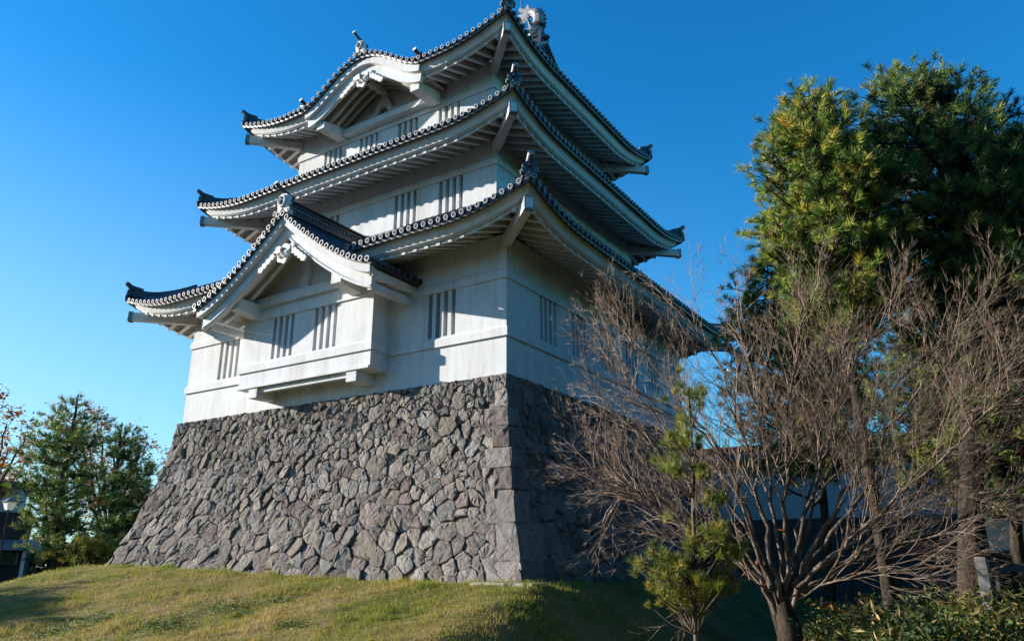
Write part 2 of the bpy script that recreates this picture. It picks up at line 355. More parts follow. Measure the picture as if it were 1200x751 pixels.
def stone_face(side, W, first_seed, rsize=1.0, corner=True):
    rng = random.Random(first_seed); seeds = []
    blocks = []
    if corner:
        z = ZB; k = 0 if side == 'front' else 1
        while z < ZT-.12:
            h = max(.4, .92-.15*(z-ZB))*rng.uniform(.8, 1.15)
            if side == 'right': h = CORNER_H[len(blocks)] if len(blocks) < len(CORNER_H) else .4
            z2 = min(z+h, ZT)
            if ZT-z2 < .2: z2 = ZT
            wd = rng.uniform(.75, 1.0) if k % 2 == 0 else rng.uniform(.48, .62)
            if z > 1.5: wd *= .85
            blocks.append((z, z2, wd)); k += 1; z = z2
        if side == 'front': CORNER_H[:] = [b[1]-b[0] for b in blocks]
    def inblock(u, z):
        return any(b[0] <= z <= b[1] and u < b[2]-.06 for b in blocks)
    tries = 0
    while tries < 14000:
        tries += 1; u = rng.uniform(0, W); z = rng.uniform(ZB-.1, ZT+.1)
        rr = (.35 - .032*(z+.4))*rsize*rng.uniform(.62, 1.22)
        if rng.random() < .14: rr *= 1.5
        if inblock(u, z): continue
        ok = True
        for (a, b_, r2) in seeds:
            m_ = .5*(rr+r2)
            if abs(a-u) < m_*1.3 and math.hypot((a-u)/1.1, (b_-z)/.92) < m_: ok = False; break
        if ok: seeds.append((u, z, rr))
    for i, (u, z, rr) in enumerate(seeds):
        umin = min([b[2] for b in blocks if b[0] <= z <= b[1]], default=0)-.02 if blocks else 0
        poly = [(max(0, umin), ZB-.1), (W, ZB-.1), (W, ZT), (max(0, umin), ZT)]
        poly = clip_poly(poly, u+1, z, 1, 0); poly = clip_poly(poly, u-1, z, -1, 0)
        near = sorted(seeds, key=lambda s_: (s_[0]-u)**2+(s_[1]-z)**2)[1:22]
        for (a, b_, r2) in near:
            t = .5 + .5*(rr**2-r2**2)/max((a-u)**2+(b_-z)**2, 1e-6)*.6; t = min(max(t, .3), .7)
            poly = clip_poly(poly, u+(a-u)*t, z+(b_-z)*t, a-u, b_-z)
            if len(poly) < 3: break
        if len(poly) >= 3: add_stone(side, poly, rng=rng)
    for (z, z2, wd) in blocks:
        v = rng.uniform(.22, .36)
        add_stone(side, [(0, z), (wd, z), (wd+rng.uniform(-.05, .05), z2), (0, z2)], True, (v, v*.95, v*.9) if rng.random() < .7 else (v*.9, v*.78, v*.74), rng)
CORNER_H = []
stone_face('front', 14.0, 3); stone_face('right', 12.6, 5); stone_face('left', 12.6, 9, 1.5, False)
me = bpy.data.meshes.new('stone_base'); me.from_pydata(STV, [], STF); ca = me.color_attributes.new('stone_tint', 'FLOAT_COLOR', 'POINT')
ca.data.foreach_set('color', np.array(STC, np.float32).ravel())
# earth core behind the stones (same object, second material)
cb = MB(); prof = [ZB-.1]+[ZB+(ZT-ZB)*k/12 for k in range(1, 13)]; rows = []
for z in prof:
    o = batter(z)-.05; z = min(z, ZT-.012); rows.append([(.03+o, -.03-o, z), (.03+o, 11.4+o, z), (-12.17-o, 11.4+o, z), (-12.17-o, -.03-o, z)])
cb.grid(rows, True); cb.fan(rows[-1])
nv = len(STV); vv = STV + cb.v; ff = STF + [tuple(i+nv for i in f) for f in cb.f]
bpy.data.meshes.remove(me); me = bpy.data.meshes.new('stone_base'); me.from_pydata(vv, [], ff)
ca = me.color_attributes.new('stone_tint', 'FLOAT_COLOR', 'POINT')
ca.data.foreach_set('color', np.array(STC + [(.1, .1, .1, 1)]*len(cb.v), np.float32).ravel())
me.materials.append(stone); me.materials.append(dark)
me.polygons.foreach_set('material_index', [0]*len(STF)+[1]*len(cb.f)); me.update()
sb = bpy.data.objects.new('stone_base', me); col.objects.link(sb)
tag(sb, 'battered grey stone wall of fitted rough boulders carrying the white castle turret', 'stone base')
k = MB(); k.box(.35, 1.72, -1.78, -1.28, -.75, -.33); tag(k.build('kerb_slab', concrete), 'low concrete slab in the grass at the foot of the stone corner', 'kerb')

# ------------------------------------------------------------------ castle turret
XC, YC = -5.9625, 5.5974
ROOT = thing('castle_turret', (XC, YC, ZT), 'white plastered three storey Japanese castle turret with dark tiled roofs on the stone base', 'castle')
WALL = {1: (5.9625, 5.5974), 2: (4.805, 4.3465), 3: (4.161, 3.556)}
TIP = {1: (7.43, 6.95), 2: (6.227, 5.698), 3: (5.488, 4.865)}
ZMID = {1: 7.52, 2: 11.06, 3: 14.28}
LIFT = {1: .47, 2: .43, 3: .50}
PEAK = {1: 4.0, 2: 4.0, 3: 4.0}
KX, KW = -6.03, 2.45
def kara(x):
    d = abs(x-KX)/KW
    return 0 if d >= 1 else 1.12*(.5+.5*math.cos(math.pi*d))**.8

def wall_face(m, P, u0, u1, z0, z1, holes):
    us = sorted({u0, u1, *[h[0] for h in holes], *[h[1] for h in holes]}); zs = sorted({z0, z1, *[h[2] for h in holes], *[h[3] for h in holes]})
    for a, b in zip(us, us[1:]):
        for c_, d in zip(zs, zs[1:]):
            if any(h[0] <= (a+b)/2 <= h[1] and h[2] <= (c_+d)/2 <= h[3] for h in holes): continue
            m.mesh([P(a, c_, 0), P(b, c_, 0), P(b, d, 0), P(a, d, 0)], [(0, 1, 2, 3)])
def slit_window(P, parent, u0, u1, z0, z1):
    """P(u, z, d): d metres into the wall"""
    m = MB(); D = .32
    q = [(u0, z0), (u1, z0), (u1, z1), (u0, z1)]
    for i in range(4):
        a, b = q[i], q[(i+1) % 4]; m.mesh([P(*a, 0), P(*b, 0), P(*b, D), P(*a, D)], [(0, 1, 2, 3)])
    m.mi = 1; m.mesh([P(*p, D) for p in q], [(0, 1, 2, 3)])  # back panel in the darker plaster, recess shade put into its colour
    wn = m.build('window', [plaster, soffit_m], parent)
    sw = (u1-u0)/7.0
    for i in range(3):
        b = MB(); a0 = u0+sw*(2*i+1)*1.0 + .005; a1 = a0+sw-.01
        b.hexa([P(a0, z0-.02, .006), P(a1, z0-.02, .006), P(a1, z1+.02, .006), P(a0, z1+.02, .006)],
               [P(a0, z0-.02, D-.02), P(a1, z0-.02, D-.02), P(a1, z1+.02, D-.02), P(a0, z1+.02, D-.02)])
        b.build('window_bar', plaster, wn)
def planeP(kind, c0):
    if kind == 'front': return lambda u, z, d: (u, c0+d, z)
    if kind == 'right': return lambda u, z, d: (c0-d, u, z)
    if kind == 'left': return lambda u, z, d: (c0+d, u, z)
    return lambda u, z, d: (u, c0-d, z)
WIN = {1: ([(-2.35, -1.5), (-10.5, -9.6)], [(1.55, 2.36), (3.24, 4.05), (4.95, 5.76), (6.65, 7.46), (8.35, 9.16)], 5.32, 6.485),
       2: ([(-4.81, -3.97), (-3.14, -2.29), (-7.95, -7.11), (-9.63, -8.79)], [(2.3, 3.15), (4.0, 4.85), (5.75, 6.6), (7.6, 8.45)], 9.0, 10.435),
       3: ([(-8.87, -8.05), (-7.22, -6.4), (-5.54, -4.72), (-3.88, -3.06)], [(3.6, 4.4), (6.8, 7.6)], 12.45, 13.545)}
ZW = {1: (ZT-.011, 7.62), 2: (7.9, 11.32), 3: (11.6, 14.5)}
def band(parent, hx, hy, z0, z1, o0, o1):
    m = MB(); prof = [(-.02, z0), (o0, z0), (o0, z1-.05), (o1, z1), (-.02, z1)]
    m.grid([[(XC+sx*(hx+o), YC+sy*(hy+o), z) for sx, sy in ((-1, -1), (1, -1), (1, 1), (-1, 1))] for o, z in prof], True)
    return m.build('trim_band', plaster, parent)
for f in (1, 2, 3):
    hx, hy = WALL[f]; z0, z1 = ZW[f]; fw_, rw, wz0, wz1 = WIN[f]; m = MB()
    Pf, Pr = planeP('front', YC-hy), planeP('right', XC+hx)
    wall_face(m, Pf, XC-hx, XC+hx, z0, z1, [(a, b, wz0, wz1) for a, b in fw_])
    wall_face(m, Pr, YC-hy, YC+hy, z0, z1, [(a, b, wz0, wz1) for a, b in rw])
    wall_face(m, planeP('left', XC-hx), YC-hy, YC+hy, z0, z1, []); wall_face(m, planeP('back', YC+hy), XC-hx, XC+hx, z0, z1, [])
    st = m.build('storey_wall', plaster, ROOT)
    for a, b in fw_: slit_window(Pf, st, a, b, wz0, wz1)
    for a, b in rw: slit_window(Pr, st, a, b, wz0, wz1)
    top = {1: 6.485, 2: 10.435, 3: 13.545}[f]
    band(st, hx, hy, top, top+.25, .045, .0)
    if f == 1: band(st, hx, hy, 5.05, 5.3, .055, .0)

# ---- eaves
SIDES = ('front', 'right', 'back', 'left')
def edge_pt(f, side, u, off, dz, wl, bump_=True):
    """u in [-1,1] along the eave, off outward from the fascia line, wl weight of the corner lift"""
    tx, ty = TIP[f]; hs = tx if side in ('front', 'back') else ty
    d = (1-abs(u))*hs; lift = LIFT[f]*max(0, 1-d/2.5)**2.0
    z = ZMID[f]+dz+wl*lift
    if side == 'front': x, y = XC+u*(tx+off), YC-(ty+off)
    elif side == 'back': x, y = XC-u*(tx+off), YC+(ty+off)
    elif side == 'right': x, y = XC+(tx+off), YC+u*(ty+off)
    else: x, y = XC-(tx+off), YC-u*(ty+off)
    if f == 3 and side == 'front' and bump_: z += kara(XC+u*tx)
    return Vector((x, y, z))
def rise(f, u):
    return {1: .62*u+.02*u*u, 2: .62*u+.02*u*u, 3: .40*u+.045*u*u}[f]
def samples(f, side, n): 
    return [-1+2*i/n for i in range(n+1)]
def front_gap(f, side, u):               # where the eave is interrupted by the tall front gable
    return f == 1 and side == 'front' and abs(XC+u*TIP[1][0]+5.98) < 2.25
def cut_grid(mb, rows, f, side):
    """as grid, leaving out what the tall front gable replaces"""
    if f == 2 or side != 'front': return mb.grid(rows)
    for ra, rb in zip(rows, rows[1:]):
        for a, b, c_, d in zip(ra, ra[1:], rb, rb[1:]):
            x_ = (a.x+d.x)/2; z_ = (a.z+b.z+c_.z+d.z)/4; y_ = (a.y+b.y+c_.y+d.y)/4
            if f == 3:
                if mb is SOFFIT[0] and abs(x_-KX) < 2.2: continue
            elif abs(x_+5.98) < 2.2 and (y_ < .05 or z_ < 6.8+2.07*(1-abs(x_+5.98)/3.27)**1.38): continue
            mb.mesh([a, b, d, c_], [(0, 1, 2, 3)])
NR = [0]; SOFFIT = [None]
for f in (1, 2, 3):
    tx, ty = TIP[f]; ov = TIP[f][0]-WALL[f][0]
    m = MB(); sf = MB(); SOFFIT[0] = sf
    for side in SIDES:
        us = samples(f, side, 64 if side in ('front', 'right') else 24); ov_ = (tx-WALL[f][0]) if side in ('right', 'left') else (ty-WALL[f][1])
        prof = [(-.06, .03, 1), (0, .0, 1), (-.11, -.235, 1), (-.15, -.235, 1), (-.15, -.265, 1), (-.225, -.265, 1), (-.225, -.33, 1), (-.29, -.33, 1)]
        rows = [[edge_pt(f, side, u, o, z, wl) for o, z, wl in prof] for u in us]; cut_grid(m, rows, f, side)
        so_ = [(-.25, -.29, 1), (-.2-.45*(ov_-.2), -.29+.4*.45*(ov_-.2), .7), (-ov_-.05, -.29+.4*(ov_-.15), .35)]
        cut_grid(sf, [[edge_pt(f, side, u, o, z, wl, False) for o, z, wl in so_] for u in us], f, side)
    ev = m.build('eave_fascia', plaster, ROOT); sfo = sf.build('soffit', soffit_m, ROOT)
    rest = MB()
    for side in SIDES:
        hs = tx if side in ('front', 'back') else ty; ov_ = (tx-WALL[f][0]) if side in ('right', 'left') else (ty-WALL[f][1])
        nr = int(round(2*hs/.352)); 
        for i in range(nr):
            u = -1+(2*i+1)/nr; d = (1-abs(u))*hs
            L_ = min(ov_+.04, d-.05)
            if L_ < .28: continue
            if f == 3 and side == 'front' and abs(XC+u*tx-KX) < 2.3: continue
            if front_gap(f, side, u): continue
            pts = []
            wv = .055/hs
            for o in (-.20, -L_):
                k_ = (-o-.155)/(ov_-.155); z = -.29+.4*(-o-.2)*(1 if o < -.2 else 0); wl = 1-.65*k_
                q = []
                for uu, dz in ((-wv, -.07 if o > -.21 else -.14), (wv, -.07 if o > -.21 else -.14), (wv, .03), (-wv, .03)):
                    hsoff = (hs+o)/hs
                    q.append(edge_pt(f, side, (u+uu)/hsoff, o, z+dz, wl, False) if abs((u+uu)/hsoff) < 1 else edge_pt(f, side, max(-1, min(1, (u+uu)/hsoff)), o, z+dz, wl, False))
                pts.append(q)
            if side == 'front' or (side == 'right' and f > 1 and NR[0] < 100) :
                if NR[0] < 100:
                    NR[0] += 1; r_ = MB(); r_.hexa(*pts); r_.build('rafter', plaster, sfo); continue
            rest.hexa(*pts)
    if rest.v:
        RESTS = globals().setdefault('RESTS', MB()); RESTS.mesh(rest.v, rest.f)
    for sx, sy in ((1, -1), (-1, -1), (1, 1), (-1, 1)):
        side = 'front' if sy < 0 else 'back'
        tip = Vector((XC+sx*(tx+.0), YC+sy*(ty+.0), ZMID[f]+LIFT[f]-.40-.12)); inn = Vector((XC+sx*(WALL[f][0]-.05), YC+sy*(WALL[f][1]-.05), ZMID[f]+.02-.12))
        b = MB(); dirn = (inn-tip).normalized(); b.beam(tip+dirn*.09, inn, .2, .26); b.build('hip_beam', plaster, ev)
        c_ = MB(); c_.beam(tip-dirn*.03, tip+dirn*.10, .215, .31); c_.mi = 1; c_.beam(tip-dirn*.036, tip-dirn*.029, .165, .25); c_.build('beam_cap', [metal, plaster], ev)
    # ---- tiles
    m = MB(); te = MB()
    for side in SIDES:
        hs = tx if side in ('front', 'back') else ty; ntile = int(round(2*(hs+.08)/.222)); ins = (tx-WALL[min(f+1, 3)][0]) if f < 3 else 2.6
        Lmax = ins if f < 3 else (ty if side in ('front', 'back') else 1.95)
        n_ = ntile*4; us = [-1+2*i/n_ for i in range(n_+1)]
        rows = []
        for i, u in enumerate(us):
            fr_ = (i % 4)/4; sag = -.035*math.sin(math.pi*fr_)
            rows.append([edge_pt(f, side, u, o, z, 1) for o, z in ((-.06, .004), (.125, -.028+sag*.8), (.14, .02+sag*.8), (.135, .07), (0, .10))])
        te.mi = 0; cut_grid(te, rows, f, side)
        # roof plane
        if side in ('front', 'right', 'left', 'back'):
            rows = []; ng = 40
            for i in range(ng+1):
                u = -1+2*i/ng; r_ = []
                for k_ in range(7):
                    a = Lmax*k_/6; hsoff = (hs-a)/hs
                    p = edge_pt(f, side, u, -a, .11+rise(f, a), (1-k_/6)**2, False)
                    if f == 3 and side == 'front':
                        kk = ZMID[3]+.11+kara(p.x)
                        if kk > p.z: p.z = kk
                    r_.append(p)
                rows.append(r_)
            m.mi = 0; cut_grid(m, rows, f, side)
        for i in range(ntile+1):
            u = -1+2*i/ntile; hx_ = u*(hs+.08); d = hs-abs(hx_)
            Lr = min(Lmax, max(d, .0)+.1)
            if side in ('back', 'left'): Lr = min(Lr, 1.2)
            if f == 1 and side == 'front' and abs(XC+hx_+5.98) < 2.2: continue
            path = []
            for a in (-.17, Lr*.33, Lr*.66, Lr):
                if a > -.16 and Lr < .2 and a != Lr: continue
                uu = hx_/(hs-a) if hs-a > .01 else 0; uu = max(-1, min(1, uu))
                p = edge_pt(f, side, uu, -a, .095+rise(f, max(a, 0))+min(a, 0)*.1, max(0, 1-max(a, 0)/Lmax)**2, False)
                if f == 3 and side == 'front':
                    kk = ZMID[3]+.095+kara(p.x)
                    if kk > p.z: p.z = kk
                path.append(p)
            te.mi = 0; te.tube(path, .057, 8 if side in ('front', 'right') else 6, False)
            o_ = (path[0]-path[1]).normalized(); o_.z *= .3; o_.normalize(); ax = o_.cross(Vector((0, 0, 1))).normalized(); u2 = ax.cross(o_)
            c0 = path[0]
            def rr(r, e): return [c0+o_*e+(ax*math.cos(2*math.pi*k_/12)+u2*math.sin(2*math.pi*k_/12))*r for k_ in range(12)]
            rings = [rr(.058, 0), rr(.066, 0), rr(.066, .03), rr(.043, .032), rr(.039, .010)]
            te.mi = 0; te.grid(rings[:3], True); te.mi = 1; te.grid(rings[2:4], True); te.mi = 0; te.grid(rings[3:], True); te.fan(rings[-1])
            te.mi = 1; te.fan(rr(.017, .02)); te.mi = 0
    rf = m.build('roof', tile, ROOT); te.build('eave_tiles', [tile, rimm], rf)
    for sx, sy in ((1, -1), (-1, -1), (1, 1), (-1, 1)):
        tipv = Vector((XC+sx*(tx+.06), YC+sy*(ty+.06), ZMID[f]+LIFT[f]+.1)); Ld = 1.9 if f < 3 else 2.4
        rows = []; npt = 12
        dv = Vector((-sx, -sy, 0)).normalized(); sd = Vector((0, 0, 1)).cross(dv)
        for i in range(npt+1):
            a = Ld*i/npt; hd = a/math.sqrt(2)
            z = ZMID[f]+.11+rise(f, hd)+LIFT[f]*max(0, 1-hd/ (Ld*.7))**2
            c_ = Vector((tipv.x, tipv.y, 0))+dv*(a*math.sqrt(1)+.05); c_.z = z+.02
            up_ = .18 + .13*max(0, 1-a/.9)**2
            rows.append([c_-sd*.13, c_-sd*.12+Vector((0, 0, up_*.55)), c_-sd*.085+Vector((0, 0, up_*.6)), c_-sd*.07+Vector((0, 0, up_)), c_+sd*.07+Vector((0, 0, up_)), c_+sd*.085+Vector((0, 0, up_*.6)), c_+sd*.12+Vector((0, 0, up_*.55)), c_+sd*.13])
        h = MB(); h.grid(rows); h.fan(rows[0]); h.fan(rows[-1][::-1])
        # upturned pointed end tile
        p0 = rows[0][3].lerp(rows[0][4], .5); h.tube([p0+dv*.3-Vector((0,0,.08)), p0-Vector((0,0,.0)), p0-dv*.10+Vector((0,0,.06)), p0-dv*.185+Vector((0,0,.135))], [.085, .085, .08, .075], 10)
        h.build('hip_ridge', tile, rf)
        # demon tile plate with side curls and projecting round tile
        o_ = MB(); c_ = tipv+dv*.02+Vector((0, 0, .02)); o_.mi = 0
        outline = [(-.2, 0), (-.22, .1), (-.15, .12), (-.17, .24), (-.1, .3), (0, .34), (.1, .3), (.17, .24), (.15, .12), (.22, .1), (.2, 0)]
        fr_ = [c_+sd*a+Vector((0, 0, b_)) - dv*.05 for a, b_ in outline]; bk = [p+dv*.09 for p in fr_]
        o_.fan(fr_); o_.fan(bk[::-1]); o_.grid([fr_, bk], True)
        for s_ in (-1, 1):
            q = c_+sd*.15*s_+Vector((0, 0, .09))-dv*.06; o_.mi = 1; o_.tube([q-dv*.03, q+dv*.02], .052, 10); o_.mi = 0; o_.tube([q-dv*.036, q-dv*.03], .03, 8)
        q = c_+Vector((0, 0, .2)); o_.tube([q+dv*.05, q-dv*.12+Vector((0, 0, .02))], .05, 10)
        q = c_-dv*.03; o_.tube([q+dv*.3-Vector((0,0,.02)), q-dv*.12+Vector((0, 0, .03))], [.08, .07], 10)
        o_.mi = 1; q = p0-dv*.185+Vector((0, 0, .135)); o_.tube([q, q-dv*.03+Vector((0, 0, .012))], .075, 12); o_.mi = 0
        o_.build('corner_ornament', [tile, tile_grey], rf)
ro = RESTS.build('rafters_beyond', plaster, ROOT); ro['kind'] = 'stuff'; ro.name = 'rafter'

# ---- top ridge, side gable and fish finials
ZR = ZMID[3]+.11+rise(3, TIP[3][1]); RX = TIP[3][0]-1.85
m = MB()
for wd, a, b in ((.26, -.15, .16), (.22, .16, .34), (.28, .34, .40), (.18, .40, .46)):
    m.box(XC-RX-.1, XC+RX+.1, YC-wd, YC+wd, ZR+a, ZR+b)
m.tube([(XC-RX-.12, YC, ZR+.48), (XC+RX+.12, YC, ZR+.48)], .09, 10)
rg = m.build('main_ridge', tile, ROOT)
for s_ in (1, -1):
    xg = XC+s_*(TIP[3][0]-1.95); m = MB(); hw = 2.95
    zb = ZMID[3]+.11+rise(3, TIP[3][1]-hw)
    def zg(t): return ZMID[3]+.11+rise(3, TIP[3][1]-hw*t)
    m.mesh([(xg, YC-hw, zb), (xg, YC+hw, zb), (xg, YC, ZR)], [(0, 1, 2)])
    m.build('side_gable_wall', plaster, ROOT)
    bb = MB(); tl = MB(); nn = 14
    for sg in (-1, 1):
        pts = [(YC+sg*hw*i/nn, zg(i/nn)) for i in range(nn+1)]
        rows = [[(xg+s_*.30, y, z-.02), (xg+s_*.30, y, z-.34), (xg+s_*.22, y, z-.34), (xg+s_*.22, y, z-.02)] for y, z in pts]; bb.grid(rows, True); bb.fan(rows[-1])
        rows = [[(xg-s_*.3, y, z+.02), (xg+s_*.40, y, z), (xg+s_*.42, y, z+.08), (xg+s_*.3, y, z+.14), (xg-s_*.3, y, z+.12)] for y, z in pts]; tl.mi = 0; tl.grid(rows)
        for i in range(2*nn):
            t = (i+.5)/(2*nn); y, z = YC+sg*hw*t, zg(t)+.13; tl.tube([(xg+s_*.2, y, z), (xg+s_*.46, y, z)], .07, 8)
            tl.mi = 1; tl.tube([(xg+s_*.44, y, z), (xg+s_*.462, y, z)], .055, 8); tl.mi = 0
    bb.build('side_bargeboard', plaster, ROOT); tl.build('side_gable_tiles', [tile, rimm], rf)
    # fish finial: curved scaly body, head down, tail fins fanned
    f_ = MB(); bx = XC+s_*(RX-.25); path, rad = [], []
    for i in range(15):
        t = i/14; a = R(-105)+t*R(200)
        px_ = bx + s_*(  .02+.38*math.cos(a)-.06); pz = ZR+.45+.70+.50*math.sin(a)
        path.append((px_-s_*.05, YC, pz)); rad.append(.34*(1-.58*t)*(1.0 if i > 1 else .8))
    f_.mi = 1; f_.tube(path[::1], rad, 10)
    f_.mi = 0
    for i in range(9):                   # scales / dorsal spines
        p = Vector(path[i+3]); d = (Vector(path[i+4])-Vector(path[i+2])).normalized(); o2 = Vector((d.z, 0, -d.x)) * s_; r_ = rad[i+3]
        f_.mesh([p+o2*r_*.8-d*.07-Vector((0, .03, 0)), p+o2*r_*.8+d*.07-Vector((0, .03, 0)), p+o2*(r_+.09)+d*.07, p+o2*r_*.8-d*.07+Vector((0, .03, 0)), p+o2*r_*.8+d*.07+Vector((0, .03, 0))], [(0, 1, 2), (4, 3, 2), (0, 2, 3), (1, 4, 2)])
    f_.mi = 1
    tp = Vector(path[-1]); td = (Vector(path[-1])-Vector(path[-3])).normalized()
    for k_, an in enumerate((-58, -28, 0, 32, 66)):
        d = Matrix.Rotation(R(an), 3, 'Y') @ td; q = Vector((d.z, 0, -d.x))
        l_ = (.34, .52, .42, .55, .36)[k_]
        f_.hexa([tp-q*.09-Vector((0, .06, 0)), tp+q*.09-Vector((0, .06, 0)), tp+q*.09+Vector((0, .06, 0)), tp-q*.09+Vector((0, .06, 0))],
                [tp+d*l_-q*.10-Vector((0, .012, 0)), tp+d*(l_+.08)+q*.03-Vector((0, .012, 0)), tp+d*(l_+.08)+q*.03+Vector((0, .012, 0)), tp+d*l_-q*.10+Vector((0, .012, 0))])
    hp = Vector(path[1]); f_.mi = 1
    for sy in (-1, 1):                   # side fins, brows, jaw
        f_.mesh([hp+Vector((s_*.1, sy*.2, .15)), hp+Vector((s_*.3, sy*.2, .22)), hp+Vector((s_*.12, sy*.52, .5)), hp+Vector((s_*.2, sy*.24, .05))], [(0, 1, 2), (1, 3, 2), (3, 0, 2)])
        f_.tube([hp+Vector((-s_*.12, sy*.12, .02)), hp+Vector((-s_*.2, sy*.16, .12)), hp+Vector((-s_*.12, sy*.2, .26))], [.05, .045, .01], 6)
    f_.mi = 2; f_.box(hp.x-.3, hp.x+.22, YC-.17, YC+.17, hp.z-.28, hp.z-.16); f_.box(hp.x-.3, hp.x+.1, YC-.13, YC+.13, hp.z-.08, hp.z+.02)
    f_.build('fish_finial', [tile, tile_grey, ringm], ROOT)
    o_ = MB(); xe = XC+s_*(RX+.12); o_.hexa([(xe, YC-.36, ZR-.2), (xe, YC+.36, ZR-.2), (xe, YC+.24, ZR+.55), (xe, YC-.24, ZR+.55)], [(xe+s_*.14, YC-.36, ZR-.2), (xe+s_*.14, YC+.36, ZR-.2), (xe+s_*.14, YC+.24, ZR+.55), (xe+s_*.14, YC-.24, ZR+.55)])
    o_.tube([(xe, YC, ZR+.30), (xe+s_*.30, YC, ZR+.34)], .08, 10)
    o_.build('ridge_end_tile', tile, ROOT)
m = MB(); m.tube([(-3.05, YC, ZR+.4), (-3.05, YC, ZR+3.6)], .02, 6); m.build('lightning_rod', metal, ROOT)

# ---- shared carving: pendant under a gable
def gable_pendant(parent, x, y, z, s):
    def lobe(m, cx_, cz_, r0, r1, n=16, wob=0, k=5, y0=y, th=.05):
        pts = [(cx_+math.cos(2*math.pi*i/n)*r0*(1+wob*math.cos(k*2*math.pi*i/n)), cz_+math.sin(2*math.pi*i/n)*r1*(1+wob*math.cos(k*2*math.pi*i/n))) for i in range(n)]
        a = [(p, y0, q) for p, q in pts]; b = [(p, y0+th, q) for p, q in pts]; m.fan(a); m.grid([a, b], True)
    m = MB(); lobe(m, x, z-.02, .22*s, .27*s, 24, .12, 5)
    for sg in (-1, 1):
        lobe(m, x+sg*.16*s, z+.12*s, .11*s, .11*s, 14, .1, 3, y-.02)
        m.tube([(x+sg*(.1+.1*math.cos(a)*(1-a/14))*s, y-.03, z-.06*s+.1*math.sin(a)*(1-a/14)*s) for a in [k*.55 for k in range(14)]], .022*s, 6)
        for k in range(5):               # ragged feathered wings along the board
            lobe(m, x+sg*(.3+.13*k)*s, z+(.02-.10*k + (.12 if k < 1 else .06))*s, .10*s, .085*s, 12, .22, 5, y-.005*k)
    o = m.build('gable_pendant', ringm, parent)
    d = MB(); d.tube([(x, y-.06, z+.09*s), (x, y+.0, z+.09*s)], .062*s, 6); d.build('rosette', dark, parent)
    return o

# ---- tall front gable over the projecting bay
GX, GH, GPK, GEV, GY0 = -5.98, 3.27, 8.87, 6.80, -1.80
def gz(x): 
    t = min(abs(x-GX)/GH, 1); return GEV+(GPK-GEV)*(1-t)**1.38
xs = [GX-GH+2*GH*i/56 for i in range(57)]
YB = 1.22
m = MB()
m.grid([[(x, GY0+.0, gz(x)+.02), (x, GY0-.06, gz(x)+.03), (x, GY0-.06, gz(x)+.09), (x, GY0+.1, gz(x)+.13)] + [(x, GY0+.1+(YB-GY0)*k/4, gz(x)+.13) for k in range(1, 5)] for x in xs])
ny = int((YB-GY0)/.222)
for k in range(1, ny+1):
    y = GY0+.02+.222*k
    for sg in (-1, 1):
        path = [(GX+sg*GH*t, y, gz(GX+sg*GH*t)+.13) for t in (.04, .2, .4, .6, .8, 1.0)]; path.append((GX+sg*(GH+.1), y, gz(GX+GH)+.10)); m.tube(path, .066, 6, True)
gr = m.build('gable_roof', tile, ROOT)
tl = MB(); Ls = [0]
for a, b in zip(xs, xs[1:]): Ls.append(Ls[-1]+math.hypot(b-a, gz(b)-gz(a)))
ncap = int(Ls[-1]/.222)
for i in range(ncap+1):
    s_ = Ls[-1]*(i+.0)/ncap; x = float(np.interp(s_, Ls, xs)); z = gz(x)+.115
    tl.mi = 0; tl.tube([(x, GY0+.35, z), (x, GY0-.09, z)], .066, 8, False)
    def rr(r, y): return [(x+math.cos(2*math.pi*k_/12)*r, y, z+math.sin(2*math.pi*k_/12)*r) for k_ in range(12)]
    y = GY0-.09; tl.grid([rr(.07, y), rr(.079, y), rr(.079, y-.03)], True); tl.mi = 1; tl.grid([rr(.079, y-.03), rr(.048, y-.032)], True); tl.mi = 0; tl.grid([rr(.048, y-.032), rr(.044, y-.012)], True); tl.fan(rr(.044, y-.012))
tl.build('verge_tiles', [tile, rimm], gr)
# side eaves of the gable, running back to the wall
for sg in (-1, 1):
    xe = GX+sg*GH; et = MB()
    for k in range(1, ny+1):
        y = GY0+.02+.222*k; et.mi = 0; et.tube([(xe+sg*.0, y, GEV+.10), (xe+sg*.14, y, GEV+.08)], .075, 8)
    et.box(min(xe, xe+sg*.08), max(xe, xe+sg*.08), GY0-.05, 0 if sg > 0 else 0, GEV-.01, GEV+.06); et.build('side_eave_tiles', tile, gr)
up_, lo_ = MB(), MB()
def strip(mb, x_list, y0, y1, top, bot):
    rows = [[(x, y0, gz(x)+top), (x, y0, gz(x)+bot), (x, y1, gz(x)+bot), (x, y1, gz(x)+top)] for x in x_list]
    mb.grid(rows, True); mb.fan(rows[0]); mb.fan(rows[-1][::-1])
strip(up_, xs, GY0, GY0+.16, .018, -.19); up_.build('upper_bargeboard', plaster, gr)
strip(lo_, [GX+(x-GX)*.975 for x in xs], GY0+.17, GY0+.29, -.12, -.53); lo_.build('bargeboard', plaster, gr)
lp = MB()
strip(lp, [GX+(x-GX)*.97 for x in xs], GY0+.145, GY0+.17, -.46, -.50); lp.build('board_moulding', plaster, gr)
un = MB(); rows = [[(x, GY0+.29, gz(x)-.06), (x, YB-.1 if abs(x-GX) < 2.6 else -.004, gz(x)-.06)] for x in xs]; un.grid(rows); un.build('gable_soffit', plaster_old, gr)
